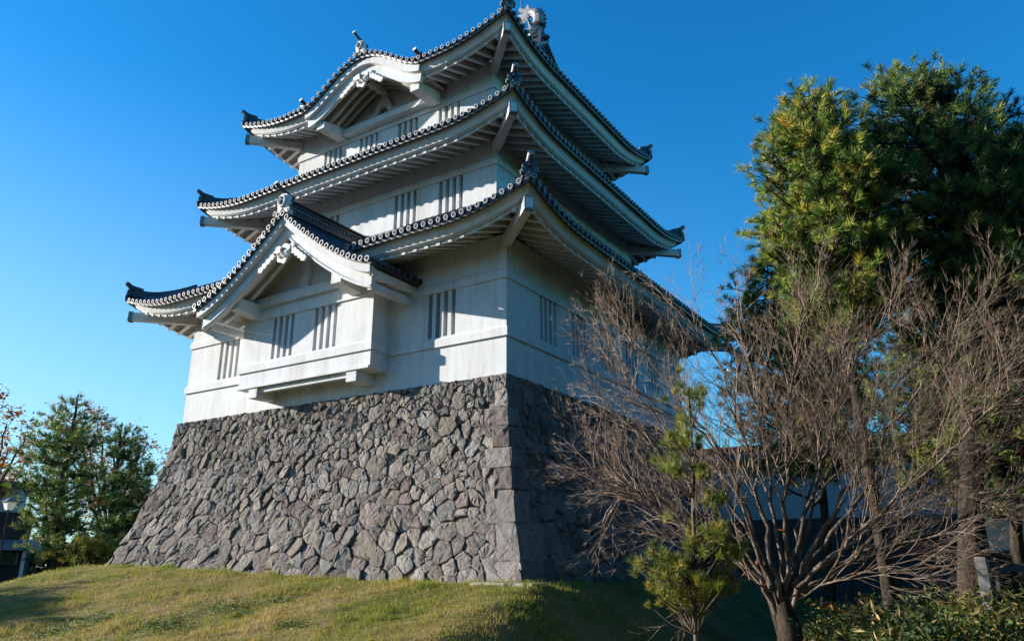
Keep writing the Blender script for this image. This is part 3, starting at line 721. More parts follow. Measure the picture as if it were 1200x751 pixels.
for sg in (-1, 1):
    xe = GX+sg*GH*.985; e = MB(); e.box(min(xe, xe-sg*.1), max(xe, xe-sg*.1), GY0+.17, -.004, GEV-.22, GEV-.02); e.build('eave_board', plaster, gr)
    e = MB(); e.box(min(xe-sg*.14, xe-sg*.27), max(xe-sg*.14, xe-sg*.27), GY0+.3, -.004, GEV-.50, GEV-.30); e.build('eave_beam', plaster, gr)
    for y in (-1.28, -.98, -.42, -.14):
        r_ = MB(); pts = [GX+sg*GH*t for t in ((.12, .25, .4, .55, .7, .85, .97) if y < -.7 else (.79, .85, .91, .97))]
        rows = [[(x, y-.06, gz(x)-.06), (x, y-.06, gz(x)-.23), (x, y+.06, gz(x)-.23), (x, y+.06, gz(x)-.06)] for x in pts]; r_.grid(rows, True); r_.fan(rows[0]); r_.fan(rows[-1][::-1])
        r_.build('gable_rafter', plaster, gr)
m = MB()
for wd, a, b in ((.24, .05, .20), (.19, .20, .30), (.25, .30, .35), (.18, .35, .44), (.23, .44, .48)): m.box(GX-wd, GX+wd, GY0+.02, 1.26, GPK+a-.02, GPK+b-.02)
m.tube([(GX, GY0-.02, GPK+.5), (GX, 1.26, GPK+.5)], .09, 10)
m.mi = 1
for sg in (-1, 1):
    for k in range(26): m.tube([(GX+sg*.235, GY0+.08+.115*k, GPK+.235), (GX+sg*.2, GY0+.08+.115*k, GPK+.235)], .04, 8)
m.build('gable_ridge', [tile, tile_grey], gr)
def demon_tile(parent, x, y, z, s):
    m = MB(); out = [(-.34, -.42), (-.36, -.25), (-.24, -.18), (-.27, .1), (-.22, .3), (-.1, .42), (.1, .42), (.22, .3), (.27, .1), (.24, -.18), (.36, -.25), (.34, -.42), (.22, -.36), (.0, -.12), (-.22, -.36)]
    fr_ = [(x+a*s, y, z+b*s) for a, b in out]; bk = [(x+a*s, y+.14, z+b*s) for a, b in out]; m.mi = 1; m.fan(fr_); m.grid([fr_, bk], True); m.fan(bk[::-1])
    ring = [(x+.16*s*math.cos(a), y-.03, z+.12*s+.2*s*math.sin(a)) for a in [k*math.pi/8 for k in range(17)]]; m.tube(ring, .05*s, 8, False)
    m.mi = 0; m.tube([(x, y-.015, z+.12*s), (x, y+.0, z+.12*s)], .13*s, 12)
    m.mi = 1
    for sg in (-1, 1): m.tube([(x+sg*(.34+.07*math.cos(k))*s, y-.02, z+(-.28+.07*math.sin(k))*s) for k in [j*.7 for j in range(9)]], .032*s, 6)
    m.build('ridge_ornament', [tile, ringm], parent)
    m = MB(); m.tube([(x, y+.35, z+.40*s), (x, y-.05, z+.5*s), (x, y-.28, z+.66*s)], .075*s, 10); m.mi = 1; m.tube([(x, y-.275, z+.655*s), (x, y-.30, z+.675*s)], .095*s, 12); m.build('crest_tile', [tile, ringm], parent)
demon_tile(gr, GX, GY0-.06, GPK+.34, .78)
gable_pendant(gr, GX, GY0+.10, 7.86, 1.0)

# ---- projecting bay
BX0, BX1, BY = -8.58, -3.61, -.66
m = MB(); Pb = planeP('front', BY); bw = [(-7.34, -6.51), (-5.71, -4.87)]
wall_face(m, Pb, BX0, BX1, 4.64, 7.15, [(a, b, 5.37, 6.55) for a, b in bw])
for x in (BX0, BX1): m.mesh([(x, BY, 4.64), (x, 0, 4.64), (x, 0, 7.15), (x, BY, 7.15)], [(0, 1, 2, 3)])
m.mesh([(BX0, BY, 4.64), (BX1, BY, 4.64), (BX1, 0, 4.64), (BX0, 0, 4.64)], [(0, 1, 2, 3)])
tri = [(BX0, BY, 7.15)]+[(x, BY, max(gz(x)-.06, 7.15)) for x in xs if BX0 <= x <= BX1]+[(BX1, BY, 7.15)]
m.fan([(x, BY+.10, z) for x, y, z in tri]); m.mesh([(BX0, BY, 7.15), (BX1, BY, 7.15), (BX1, BY+.1, 7.15), (BX0, BY+.1, 7.15)], [(0, 1, 2, 3)])
bay = m.build('projecting_bay', plaster, ROOT)
for a, b in bw: slit_window(Pb, bay, a, b, 5.37, 6.55)
def bay_band(z0, z1, o):
    b = MB(); prof = [(0, z0), (o, z0), (o, z1-.05), (.0, z1)]
    rows = [[(BX0-q, 0, z), (BX0-q, BY-q, z), (BX1+q, BY-q, z), (BX1+q, 0, z)] for q, z in prof]; b.grid(rows); return b.build('trim_band', plaster, bay)
bay_band(5.10, 5.36, .05); bay_band(6.555, 6.86, .05); 
b = MB(); b.box(BX0-.0, BX1+.0, BY-.06, BY+.005, 4.635, 4.70); b.build('sill_board', plaster, bay)
b = MB(); b.box(-8.3, -3.85, BY-.13, BY+.09, 6.93, 7.20); b.build('tie_beam', plaster, bay)
b = MB(); b.box(GX-.36, GX-.08, BY-.03, BY+.095, 7.20, 8.25); b.build('king_post', plaster, bay)
for x in (-8.05, -4.15):
    b = MB(); s_ = -1 if x < GX else 1; y0 = GY0+.32
    b.hexa([(x-.17, y0, 6.72), (x+.17, y0, 6.72), (x+.17, y0, 7.03), (x-.17, y0, 7.03)], [(x-.17, -.55, 6.60), (x+.17, -.55, 6.60), (x+.17, -.55, 7.03), (x-.17, -.55, 7.03)]); b.build('bracket_beam', plaster, bay)
for x in (-7.92, -4.21):
    b = MB(); b.box(x-.17, x+.17, BY-.02, .0, 4.36, 4.63); b.build('floor_bracket', plaster, bay)
b = MB(); b.box(-7.74, -4.39, BY+.06, BY+.2, 4.50, 4.63); b.build('floor_beam', plaster, bay)

# ---- cusped gable in the top eave
KY = YC-TIP[3][1]; m = MB()
kxs = [KX-KW*1.0+2*KW*i/48 for i in range(49)]
def kz(x): return ZMID[3]+kara(x)
def kstrip(mb, y0, y1, top, bot, lst=kxs, deep=0):
    dk = lambda x: 1+deep*max(0, 1-abs(x-KX)/1.6)
    rows = []
    for i, x in enumerate(lst):
        a = lst[max(i-1, 0)]; b = lst[min(i+1, len(lst)-1)]; sl_ = (kz(b)-kz(a))/(b-a); nn = 1/math.hypot(1, sl_)
        def P(d, y): return (x-sl_*nn*d, y, kz(x)+nn*d)
        rows.append([P(top, y0), P(bot*dk(x), y0), P(bot*dk(x), y1), P(top, y1)])
    mb.grid(rows, True); mb.fan(rows[0]); mb.fan(rows[-1][::-1])
kstrip(m, KY-.05, KY+.12, -.005, -.24); kg = m.build('cusped_gable', plaster, ROOT)
m = MB(); kstrip(m, KY+.09, KY+.22, -.235, -.52, deep=.32); m.build('cusped_bargeboard', plaster, kg)
for y in (.45, .72, .99):
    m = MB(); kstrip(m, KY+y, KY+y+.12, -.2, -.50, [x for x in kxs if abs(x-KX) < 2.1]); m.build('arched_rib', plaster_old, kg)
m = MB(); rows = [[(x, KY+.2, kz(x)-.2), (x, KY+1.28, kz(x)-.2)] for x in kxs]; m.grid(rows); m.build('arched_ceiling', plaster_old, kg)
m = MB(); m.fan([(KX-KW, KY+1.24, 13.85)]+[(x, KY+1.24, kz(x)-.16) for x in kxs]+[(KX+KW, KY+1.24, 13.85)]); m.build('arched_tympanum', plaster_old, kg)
m = MB(); m.box(-7.75, -3.85, KY+1.0, KY+1.36, 13.72, 13.93); m.build('rainbow_beam', plaster, kg)
for x in (-7.95, -3.95):
    b = MB(); b.hexa([(x-.17, KY+.20, 13.62), (x+.17, KY+.20, 13.62), (x+.17, KY+.20, 13.86), (x-.17, KY+.20, 13.86)], [(x-.17, KY+1.3, 13.66), (x+.17, KY+1.3, 13.66), (x+.17, KY+1.3, 14.1), (x-.17, KY+1.3, 14.1)]); b.build('bracket_arm', plaster, kg)
m = MB(); out = [(-.62, 0), (-.5, .1), (-.34, .12), (-.3, .34), (-.2, .52), (-.14, .55), (-.14, .66), (.14, .66), (.14, .55), (.2, .52), (.3, .34), (.34, .12), (.5, .1), (.62, 0), (.22, 0), (.14, .2), (0, .25), (-.14, .2), (-.22, 0)]
a = [(KX+p, KY+1.06, 14.0+q) for p, q in out]; b = [(KX+p, KY+1.2, 14.0+q) for p, q in out]
half = [0, 1, 2, 3, 4, 5, 6, 7, 8, 9, 10, 11, 12, 13, 14, 15, 16, 17, 18]
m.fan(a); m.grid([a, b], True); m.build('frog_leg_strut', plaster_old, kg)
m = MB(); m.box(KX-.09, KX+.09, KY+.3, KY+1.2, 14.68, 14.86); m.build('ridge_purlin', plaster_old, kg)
gable_pendant(kg, KX, KY+.03, kz(KX)-.70, 1.0)
m = MB()
for wd, a, b in ((.2, .10, .26), (.15, .26, .36)): m.box(KX-wd, KX+wd, KY-.05, KY+2.6, kz(KX)+a, kz(KX)+b)
m.tube([(KX, KY-.06, kz(KX)+.4), (KX, KY+2.6, kz(KX)+.4)], .08, 8); m.build('cusped_ridge', tile, kg)
demon_tile(kg, KX, KY-.16, kz(KX)+.36, .62)
for sg in (-1, 1):
    x = KX+sg*(KW-.02); m = MB(); m.tube([(x-sg*.5, KY-.05, ZMID[3]+.2), (x, KY-.08, ZMID[3]+.2), (x+sg*.16, KY-.1, ZMID[3]+.27)], [.05, .08, .05], 8); m.tube([(x, KY-.04, ZMID[3]+.28), (x, KY-.28, ZMID[3]+.36)], .065, 10); m.mi = 1; m.tube([(x, KY-.275, ZMID[3]+.358), (x, KY-.29, ZMID[3]+.363)], .07, 10); m.build('verge_end_tile', [tile, ringm], kg)
# ------------------------------------------------------------------ vegetation helpers
def seg_mesh(segs, n=4):
    """frustums (p0, p1, r0, r1) as one array mesh"""
    P0 = np.array([s[0] for s in segs], float); P1 = np.array([s[1] for s in segs], float)
    r0 = np.array([s[2] for s in segs]); r1 = np.array([s[3] for s in segs])
    d = P1-P0; ln = np.linalg.norm(d, axis=1, keepdims=True); d /= np.maximum(ln, 1e-6); P1 = P1 + d*np.minimum(r1*.5, .01)[:, None]
    ref = np.where(np.abs(d[:, 2:3]) > .9, np.array([[1., 0, 0]]), np.array([[0, 0, 1.]]))
    a = np.cross(d, ref); a /= np.linalg.norm(a, axis=1, keepdims=True); b = np.cross(d, a)
    th = np.arange(n)*2*np.pi/n
    ring = a[:, None]*np.cos(th)[None, :, None] + b[:, None]*np.sin(th)[None, :, None]
    V = np.concatenate([P0[:, None]+ring*r0[:, None, None], P1[:, None]+ring*r1[:, None, None]], 1).reshape(-1, 3)
    base = (np.arange(len(segs))*2*n)[:, None]; i = np.arange(n)[None]; j = (np.arange(n)+1)[None] % n
    F = np.stack([base+i, base+j, base+n+j, base+n+i], -1).reshape(-1, 4)
    return V, F
def path_segs(pts, r0, r1, jit=0, step=.18, rng=random):
    """a smooth, slightly wandering limb through the points; returns segments and sample list"""
    pts = [Vector(p) for p in pts]; out = []
    for i in range(len(pts)-1):
        p0, p1, p2, p3 = pts[max(i-1, 0)], pts[i], pts[i+1], pts[min(i+2, len(pts)-1)]
        n = max(2, int((p2-p1).length/step))
        for k in range(n):
            t = k/n; out.append(.5*((2*p1)+(p2-p0)*t+(2*p0-5*p1+4*p2-p3)*t*t+(3*p1-p0-3*p2+p3)*t**3))
    out.append(pts[-1]); n = len(out)
    for i in range(1, n-1): out[i] = out[i] + Vector((rng.gauss(0, jit), rng.gauss(0, jit), rng.gauss(0, jit)))
    segs = [(out[i], out[i+1], r0+(r1-r0)*(i/(n-1))**.8, r0+(r1-r0)*((i+1)/(n-1))**.8) for i in range(n-1)]
    return segs, out
def twigs(start, d, ln, r, depth, segs, ends, rng, up=.25, spread=.6, kids=5):
    n = max(2, int(ln/.13)); p = Vector(start); d = Vector(d).normalized()
    for i in range(n):
        d = (d + Vector((rng.gauss(0, .12), rng.gauss(0, .12), rng.gauss(0, .10)+up*.10))).normalized()
        q = p + d*(ln/n); ra = r*(1-.75*i/n); rb = r*(1-.75*(i+1)/n)
        segs.append((p.copy(), q.copy(), ra, rb)); p = q
        if depth > 0 and i >= n*.15:
            m = kids/n; c = int(m)+(rng.random() < m-int(m))
            for _ in range(c):
                ax = d.cross(Vector((rng.gauss(0, 1), rng.gauss(0, 1), rng.gauss(0, 1)))).normalized()
                dd = (d*math.cos(spread) + ax*math.sin(spread)*rng.uniform(.6, 1.3) + Vector((0, 0, up*.6))).normalized()
                twigs(p, dd, ln*rng.uniform(.35, .65)*(1-.4*i/n), max(rb*.62, .0026), depth-1, segs, ends, rng, up, spread, max(3, kids-1))
    ends.append((p.copy(), d.copy()))
def tuft_mesh(pts, dirs, ln, needle, wid, count, rng=RNG):
    """pine shoots: needles set along a short stem, leaning outwards"""
    n = len(pts); P = np.repeat(np.array([tuple(p) for p in pts]), count, 0); D = np.repeat(np.array([tuple(d) for d in dirs]), count, 0)
    D /= np.linalg.norm(D, axis=1, keepdims=True); N_ = n*count
    sc_ = np.repeat(rng.uniform(.7, 1.25, n), count)
    t = rng.random(N_); rnd = rng.normal(size=(N_, 3)); rnd -= (rnd*D).sum(1, keepdims=True)*D; rnd /= np.linalg.norm(rnd, axis=1, keepdims=True)
    b = P + D*(t*ln*sc_)[:, None]
    nd = D*(rng.uniform(.35, 1.0, N_))[:, None] + rnd*rng.uniform(.5, 1.0, N_)[:, None]; nd /= np.linalg.norm(nd, axis=1, keepdims=True)
    e = b + nd*(needle*sc_*rng.uniform(.7, 1.1, N_))[:, None]
    sd = np.cross(nd, rng.normal(size=(N_, 3))); sd /= np.linalg.norm(sd, axis=1, keepdims=True)
    V = np.stack([b-sd*wid, b+sd*wid, e], 1).reshape(-1, 3); return V, np.arange(3*N_).reshape(-1, 3), np.repeat(np.repeat(rng.random(n), count), 3)
def leaf_mesh(pts, ln, wid, rng=RNG, droop=.3, flat=.5):
    n = len(pts); P = np.array([tuple(p) for p in pts]); d = rng.normal(size=(n, 3)); d[:, 2] = d[:, 2]*flat - droop; d /= np.linalg.norm(d, axis=1, keepdims=True)
    s = np.cross(d, rng.normal(size=(n, 3))*.5+np.array([0, 0, 1])); s /= np.linalg.norm(s, axis=1, keepdims=True)
    l = ln*rng.uniform(.6, 1.3, (n, 1)); w_ = wid*rng.uniform(.7, 1.2, (n, 1)); up_ = np.cross(s, d)
    V = np.stack([P, P+d*l*.45-s*w_+up_*l*.05, P+d*l, P+d*l*.45+s*w_+up_*l*.05], 1).reshape(-1, 3)
    return V, np.arange(4*n).reshape(-1, 4)
def in_poly(poly, x, y):
    c = False
    for i in range(len(poly)):
        (x1, y1), (x2, y2) = poly[i-1], poly[i]
        if (y1 > y) != (y2 > y) and x < (x2-x1)*(y-y1)/(y2-y1)+x1: c = not c
    return c

# ------------------------------------------------------------------ pines
def pine(name, label, group, base, top, outline, d0, depth, ntips, tufts, mat_n, seed, r_tr=.2, needle=.16, wid=.006, count=34, shoot=.26, dead=0, pad=None):
    """trunk from base to top; limbs reach out to tips that fill the crown (outline seen at distance d0, depth metres deep)"""
    rng = random.Random(seed); nrg = np.random.default_rng(seed)
    base = Vector(base); top = Vector(top); root = thing(name, base, label, 'tree', group)
    mid = base.lerp(top, .5)+Vector((rng.uniform(-.2, .2), rng.uniform(-.2, .2), 0))
    segs, tr = path_segs([base-Vector((0, 0, .3)), base.lerp(mid, .5), mid, mid.lerp(top, .5), top], r_tr, .03, .012, .3, rng)
    V, F = seg_mesh(segs, 10); np_mesh('trunk', V, F, bark, root, True)
    xs_ = [p[0] for p in outline]; ys_ = [p[1] for p in outline]; cx_ = sum(xs_)/len(xs_); hw = (max(xs_)-min(xs_))/2
    lsegs, tp, td, dp, dd_ = [], [], [], [], []
    n = 0
    while n < ntips:
        px, py = rng.uniform(min(xs_), max(xs_)), rng.uniform(min(ys_), max(ys_))
        if not in_poly(outline, px, py): continue
        n += 1; k = math.sqrt(max(0, 1-((px-cx_)/hw)**2)); tip = at(px, py, d0+rng.uniform(-1, 1)*depth*(.25+.75*k))
        zt = min(max(tip.z-rng.uniform(.1, .5)*math.hypot(tip.x-base.x, tip.y-base.y), base.z+.8), top.z-.15)
        st = min(tr, key=lambda p: abs(p.z-zt)); out = tip-st
        m1 = st + out*.5 + Vector((0, 0, -.10*out.length))
        s_, pts = path_segs([st, m1, tip], .012+.016*out.length, .008, .015, .25, rng); lsegs += s_
        outd = Vector((out.x, out.y, 0)); outd = outd.normalized() if outd.length > .01 else Vector((1, 0, 0))
        sp = pad or needle*1.15
        for j in range(tufts):
            f_ = rng.uniform(.82, 1) if rng.random() < .8 else rng.uniform(.45, .82); p = pts[min(int(f_*(len(pts)-1)), len(pts)-1)]
            off = Vector((rng.gauss(0, sp), rng.gauss(0, sp), rng.gauss(.05, sp*(.25 if pad else .6))))
            d = (off*(.8/sp)+outd*.25+Vector((rng.gauss(0, .2), rng.gauss(0, .2), rng.uniform(.45, 1.0)))).normalized()
            lsegs.append((p, p+off, .009, .006))
            if rng.random() < dead and f_ < .85: dp.append(p+off); dd_.append(d)
            else: tp.append(p+off); td.append(d)
    V, F = seg_mesh([s for s in lsegs if (Vector(s[1])-Vector(s[0])).length > .004], 5); np_mesh('limbs', V, F, bark, root, True)
    V, F, T = tuft_mesh(tp, td, shoot, needle, wid, count, nrg); np_mesh('crown', V, F, mat_n, root, tint=T)
    if dp:
        V, F, T = tuft_mesh(dp, dd_, shoot*.7, needle, wid, count//2, nrg); np_mesh('dead_needles', V, F, autumn_pine, root, tint=T)
    return root
autumn_pine = leafmat('dead_pine_needles', [(.2, (.10, .05, .02)), (.6, (.22, .12, .035)), (.9, (.34, .22, .05))], .2)

def gpt(px, d):
    p = at(px, 660, d); return Vector((p.x, p.y, float(H(p.x, p.y))))
oA = [(884, 205), (895, 165), (912, 130), (930, 104), (946, 92), (965, 108), (985, 120), (1012, 150), (1045, 190), (1060, 280), (1050, 370), (1000, 400), (940, 380), (905, 320), (882, 270)]
pine('pine_tree', 'tall yellow green pine rising left of the darker pine, behind the bare tree', 'large pines on the right', gpt(1040, 13.6), at(962, 120, 13.6), oA, 13.6, 1.5, 320, 9, needles, 21, .13, .15, .0062, 58, .17, .10)
oB = [(1000, 160), (1010, 92), (1040, 80), (1075, 86), (1110, 78), (1150, 108), (1190, 130), (1230, 140), (1290, 230), (1300, 340), (1260, 460), (1180, 490), (1110, 450), (1050, 410), (1020, 340), (1005, 270)]
pine('pine_tree', 'large dark green pine at the right edge with a thick dark trunk', 'large pines on the right', gpt(1122, 14.6), at(1115, 100, 15.2), oB, 15.3, 2.3, 560, 9, needles_dark, 22, .26, .16, .0066, 56, .18, .06)
oC = [(1000, 440), (1060, 400), (1180, 410), (1250, 460), (1240, 560), (1150, 580), (1060, 570), (1010, 520)]
pine('pine_tree', 'shaded low pine with browning needles behind the bare tree branches on the right', 'large pines on the right', gpt(1185, 17.5), at(1150, 400, 17.5), oC, 17.3, 1.8, 170, 9, needles_dark, 23, .17, .18, .0085, 40, .17, .4)
oD = [(848, 340), (880, 300), (930, 300), (980, 340), (1020, 380), (1030, 500), (970, 560), (890, 550), (850, 480), (842, 400)]
pine('pine_tree', 'slender sparse yellowing pine half hidden by the bare tree crown', 'large pines on the right', gpt(968, 18.5), at(930, 300, 18.5), oD, 18.5, 1.5, 270, 9, needles, 24, .12, .18, .0085, 40, .17, .25)
# young pine in front, three foliage pads on a thin straight stem
yb = gpt(812, 9.2); root = thing('young_pine', yb, 'small young yellow green pine with a thin straight stem in front of the stone base', 'tree')
rng = random.Random(5); s_, tr = path_segs([yb-Vector((0, 0, .3)), at(812, 690, 9.2), at(813, 600, 9.2), at(811, 520, 9.3), at(806, 455, 9.3)], .042, .012, .004, .15, rng)
V, F = seg_mesh(s_, 8); np_mesh('trunk', V, F, twig, root, True)
ls, tp, td = [], [], []
for (px, py, w_, h_, n) in ((806, 470, 22, 22, 22), (800, 520, 26, 20, 26), (790, 552, 22, 12, 16), (822, 560, 16, 10, 10), (838, 590, 14, 10, 10), (832, 638, 36, 22, 60), (790, 668, 36, 26, 85), (808, 698, 36, 20, 60), (850, 655, 16, 14, 18), (835, 690, 20, 14, 26)):
    for _ in range(n):
        q = at(px+rng.gauss(0, w_*.5), py+rng.gauss(0, h_*.5), 9.25+rng.gauss(0, .2)); st = min(tr, key=lambda p: abs(p.z-(q.z-.25)))
        s2, pp = path_segs([st, st.lerp(q, .5)-Vector((0, 0, .03)), q], .009, .004, .006, .12, rng); ls += s2; tp.append(q); o = q-st; td.append((o.x*.6+rng.gauss(0, .25), o.y*.6+rng.gauss(0, .25), rng.uniform(.25, .9)))
V, F = seg_mesh(ls, 4); np_mesh('limbs', V, F, twig, root); V, F, T = tuft_mesh(tp, td, .09, .115, .003, 84); np_mesh('crown', V, F, needles_gold, root, tint=T)
# left pines
oL = [(90, 456), (98, 470), (104, 500), (118, 540), (130, 590), (122, 635), (80, 648), (36, 640), (14, 618), (30, 590), (22, 560), (42, 540), (36, 515), (58, 495), (76, 478)]
pine('pine_tree', 'dark green pine with open tiers left of the stone base, nearest the dark building', 'pines on the left', gpt(72, 38), at(92, 462, 38), oL, 38, 2.4, 85, 11, needles_dark, 31, .3, .26, .016, 34, .25, .04, pad=.40)
oM = [(146, 494), (156, 500), (168, 520), (180, 545), (178, 590), (165, 640), (150, 655), (132, 650), (136, 600), (134, 540), (138, 505)]
pine('pine_tree', 'dark pine with a rounded top standing close against the left edge of the stone base', 'pines on the left', gpt(135, 42), at(143, 495, 42), oM, 42, 2.2, 62, 11, needles_dark, 32, .28, .28, .017, 34, .26, .12, pad=.40)
oN = [(80, 642), (95, 632), (130, 636), (150, 650), (130, 664), (90, 664)]
pine('shrub', 'low yellow green clipped shrub at the foot of the left pines', None, gpt(108, 35), at(108, 640, 35), oN, 35, 1.2, 40, 8, needles_gold, 33, .06, .2, .012, 26, .2)['category'] = 'shrub'
# pine outside the frame, whose shade falls on the bank


# ------------------------------------------------------------------ the bare tree
DB = 11.2; tb = gpt(921, DB); bt = thing('bare_tree', tb, 'leafless grey branched spreading tree in front of the white castle wall', 'tree')
rng = random.Random(11); segs, ends, thick = [], [], []
s_, _ = path_segs([tb-Vector((0, 0, .3)), at(925, 735, DB), at(919, 708, DB), at(922, 684, DB)], .23, .085, .0, .15, rng); thick += s_
s_, _ = path_segs([tb+Vector((-.05, .05, -.1)), at(908, 715, DB+.1), at(899, 688, DB+.15)], .085, .05, .0, .15, rng); thick += s_
base_segs = thick; thick = []
LIMBS = [([(897, 690), (868, 655), (820, 622), (760, 590), (705, 556), (668, 520)], -.6, .045), ([(897, 690), (850, 650), (800, 605), (745, 575), (700, 592)], -.1, .03),
         ([(905, 690), (880, 610), (850, 540), (800, 470), (745, 410), (715, 350)], .3, .05), ([(915, 690), (892, 600), (868, 500), (838, 420), (800, 355)], -.5, .05),
         ([(920, 690), (905, 590), (890, 480), (870, 400), (862, 330)], .9, .045), ([(925, 685), (920, 590), (925, 480), (938, 370), (955, 295)], -.3, .05),
         ([(927, 690), (945, 600), (975, 500), (1005, 420), (1045, 345)], .5, .05), ([(930, 685), (965, 620), (1005, 555), (1060, 480), (1110, 400), (1135, 365)], -.2, .055),
         ([(932, 690), (975, 650), (1030, 600), (1095, 545), (1155, 490), (1190, 450)], -.7, .05), ([(930, 700), (985, 668), (1050, 640), (1120, 610), (1190, 565)], .2, .04),
         ([(930, 695), (990, 640), (1060, 590), (1150, 540), (1215, 505)], .8, .04), ([(905, 690), (885, 640), (870, 590), (835, 520), (760, 470), (700, 430)], -.4, .04),
         ([(900, 690), (860, 630), (800, 560), (730, 500), (680, 465)], .5, .04), ([(925, 690), (935, 620), (960, 540), (985, 440), (1000, 330)], .9, .04), ([(925, 700), (960, 690), (1000, 675), (1060, 668), (1110, 640)], -.5, .025),
         ([(930, 690), (985, 610), (1060, 530), (1130, 470), (1215, 400)], .3, .045), ([(930, 700), (1000, 655), (1090, 630), (1160, 600), (1230, 590)], -.4, .035),
         ([(905, 690), (860, 600), (800, 530), (745, 465), (690, 400)], .1, .04), ([(925, 690), (960, 580), (1020, 490), (1080, 420), (1150, 380)], .7, .04), ([(900, 690), (840, 640), (775, 605), (715, 570), (665, 545)], .2, .03),
         ([(905, 695), (880, 680), (850, 678), (815, 650)], -.6, .02)]
for pts, dz, r0 in LIMBS:
    n = len(pts); pts = [((pts[0][0]+921)/2, 718)]+[(pts[0][0], pts[0][1])]+list(pts[1:]); n = len(pts)
    pts = [(px+(760-px)*.28 if px < 760 else px, py) for px, py in pts]
    P = [at(px, py if py > 400 else py+(400-py)*.38, DB+dz*1.5*(i/(n-1))**1.2) for i, (px, py) in enumerate(pts)]
    s_, out = path_segs(P, r0*.82, .007, .022, .16, rng); thick += s_
    for i in range(2, len(out)-1):
        f_ = i/len(out)
        if f_ < .3 or rng.random() > .92: continue
        d = (out[i+1]-out[i-1]).normalized()
        for _ in range(1 if rng.random() < .45 else 2):
            ax = d.cross(Vector((rng.gauss(0, 1), rng.gauss(0, 1), rng.gauss(0, 1)))).normalized(); a = rng.uniform(.3, .75)
            dd = (d*math.cos(a)+ax*math.sin(a)+Vector((0, 0, .14))).normalized()
            twigs(out[i], dd, rng.uniform(.7, 1.55)*(1.15-.45*f_), .0085*(1.2-.6*f_)+.002, 2, segs, ends, rng, .08, .5, 10)
    twigs(out[-1], out[-1]-out[-2], .65, .007, 2, segs, ends, rng, .05, .48, 9)
V, F = seg_mesh(base_segs, 10); np_mesh('trunk', V, F, bark, bt, True); V, F = seg_mesh(thick, 8); np_mesh('limbs', V, F, twig, bt, True)
print('twig segs', len(segs)); V, F = seg_mesh(segs, 3); np_mesh('branches', V, F, twig_fine, bt, True)
lv = [at(px, py, DB-.3) for px, py in ((886, 655), (890, 657), (880, 650), (897, 683), (796, 624), (1076, 559), (1003, 562), (1075, 361), (1002, 383), (875, 670), (910, 620), (872, 660))]
V, F = leaf_mesh(lv, .085, .022, np.random.default_rng(2), .7); np_mesh('last_leaves', V, F, redleaf, bt)

# ------------------------------------------------------------------ autumn trees far left
def broadleaf(label, base, tips, mleaf, seed, r0=.2, nl=900, lw=.09, kids=5):
    rng = random.Random(seed); root = thing('autumn_tree', base, label, 'tree', 'autumn trees on the left'); th, sg, en = [], [], []
    fork = Vector(base)+Vector((0, 0, 2.5)); s_, _ = path_segs([Vector(base)-Vector((0, 0, .3)), fork], r0, r0*.8, .02, .5, rng); th += s_
    for t in tips:
        s_, out = path_segs([fork, fork.lerp(t, .5)+Vector((0, 0, .3)), t], r0*.5, .03, .05, .4, rng); th += s_
        for i in range(len(out)//4, len(out)-1):
            d = (out[i+1]-out[i-1]).normalized(); ax = d.cross(Vector((rng.gauss(0, 1), rng.gauss(0, 1), rng.gauss(0, 1)))).normalized(); twigs(out[i], d*.8+ax*.7+Vector((0, 0, .2)), rng.uniform(.8, 1.8), .022, 2, sg, en, rng, .2, .6, kids)
    V, F = seg_mesh(th, 8); np_mesh('trunk', V, F, bark, root, True); V, F = seg_mesh(sg, 3); np_mesh('branches', V, F, bark, root)
    nrg = np.random.default_rng(seed); pts = np.array([tuple(e[0]) for e in en]); idx = nrg.integers(0, len(pts), nl)
    V, F = leaf_mesh(pts[idx]+nrg.normal(0, .12, (nl, 3)), lw, lw*.4, nrg, .3); np_mesh('foliage', V, F, mleaf, root)
    return root
broadleaf('orange leaved autumn tree entering at the far left edge above the pale building', gpt(-35, 46), [at(8, 496, 46), at(30, 511, 46), at(35, 536, 53), at(-30, 481, 47), at(10, 526, 53), at(-10, 466, 46)], autumn, 41, .22, 1900, .2)
broadleaf('rusty orange autumn tree whose crown shows above and between the left pines', gpt(125, 52), [at(65, 504, 52), at(85, 496, 53), at(115, 494, 52), at(135, 504, 52), at(160, 524, 51), at(180, 546, 52), at(190, 571, 52), at(105, 526, 51), at(150, 551, 53)], autumn, 42, .25, 5000, .17)
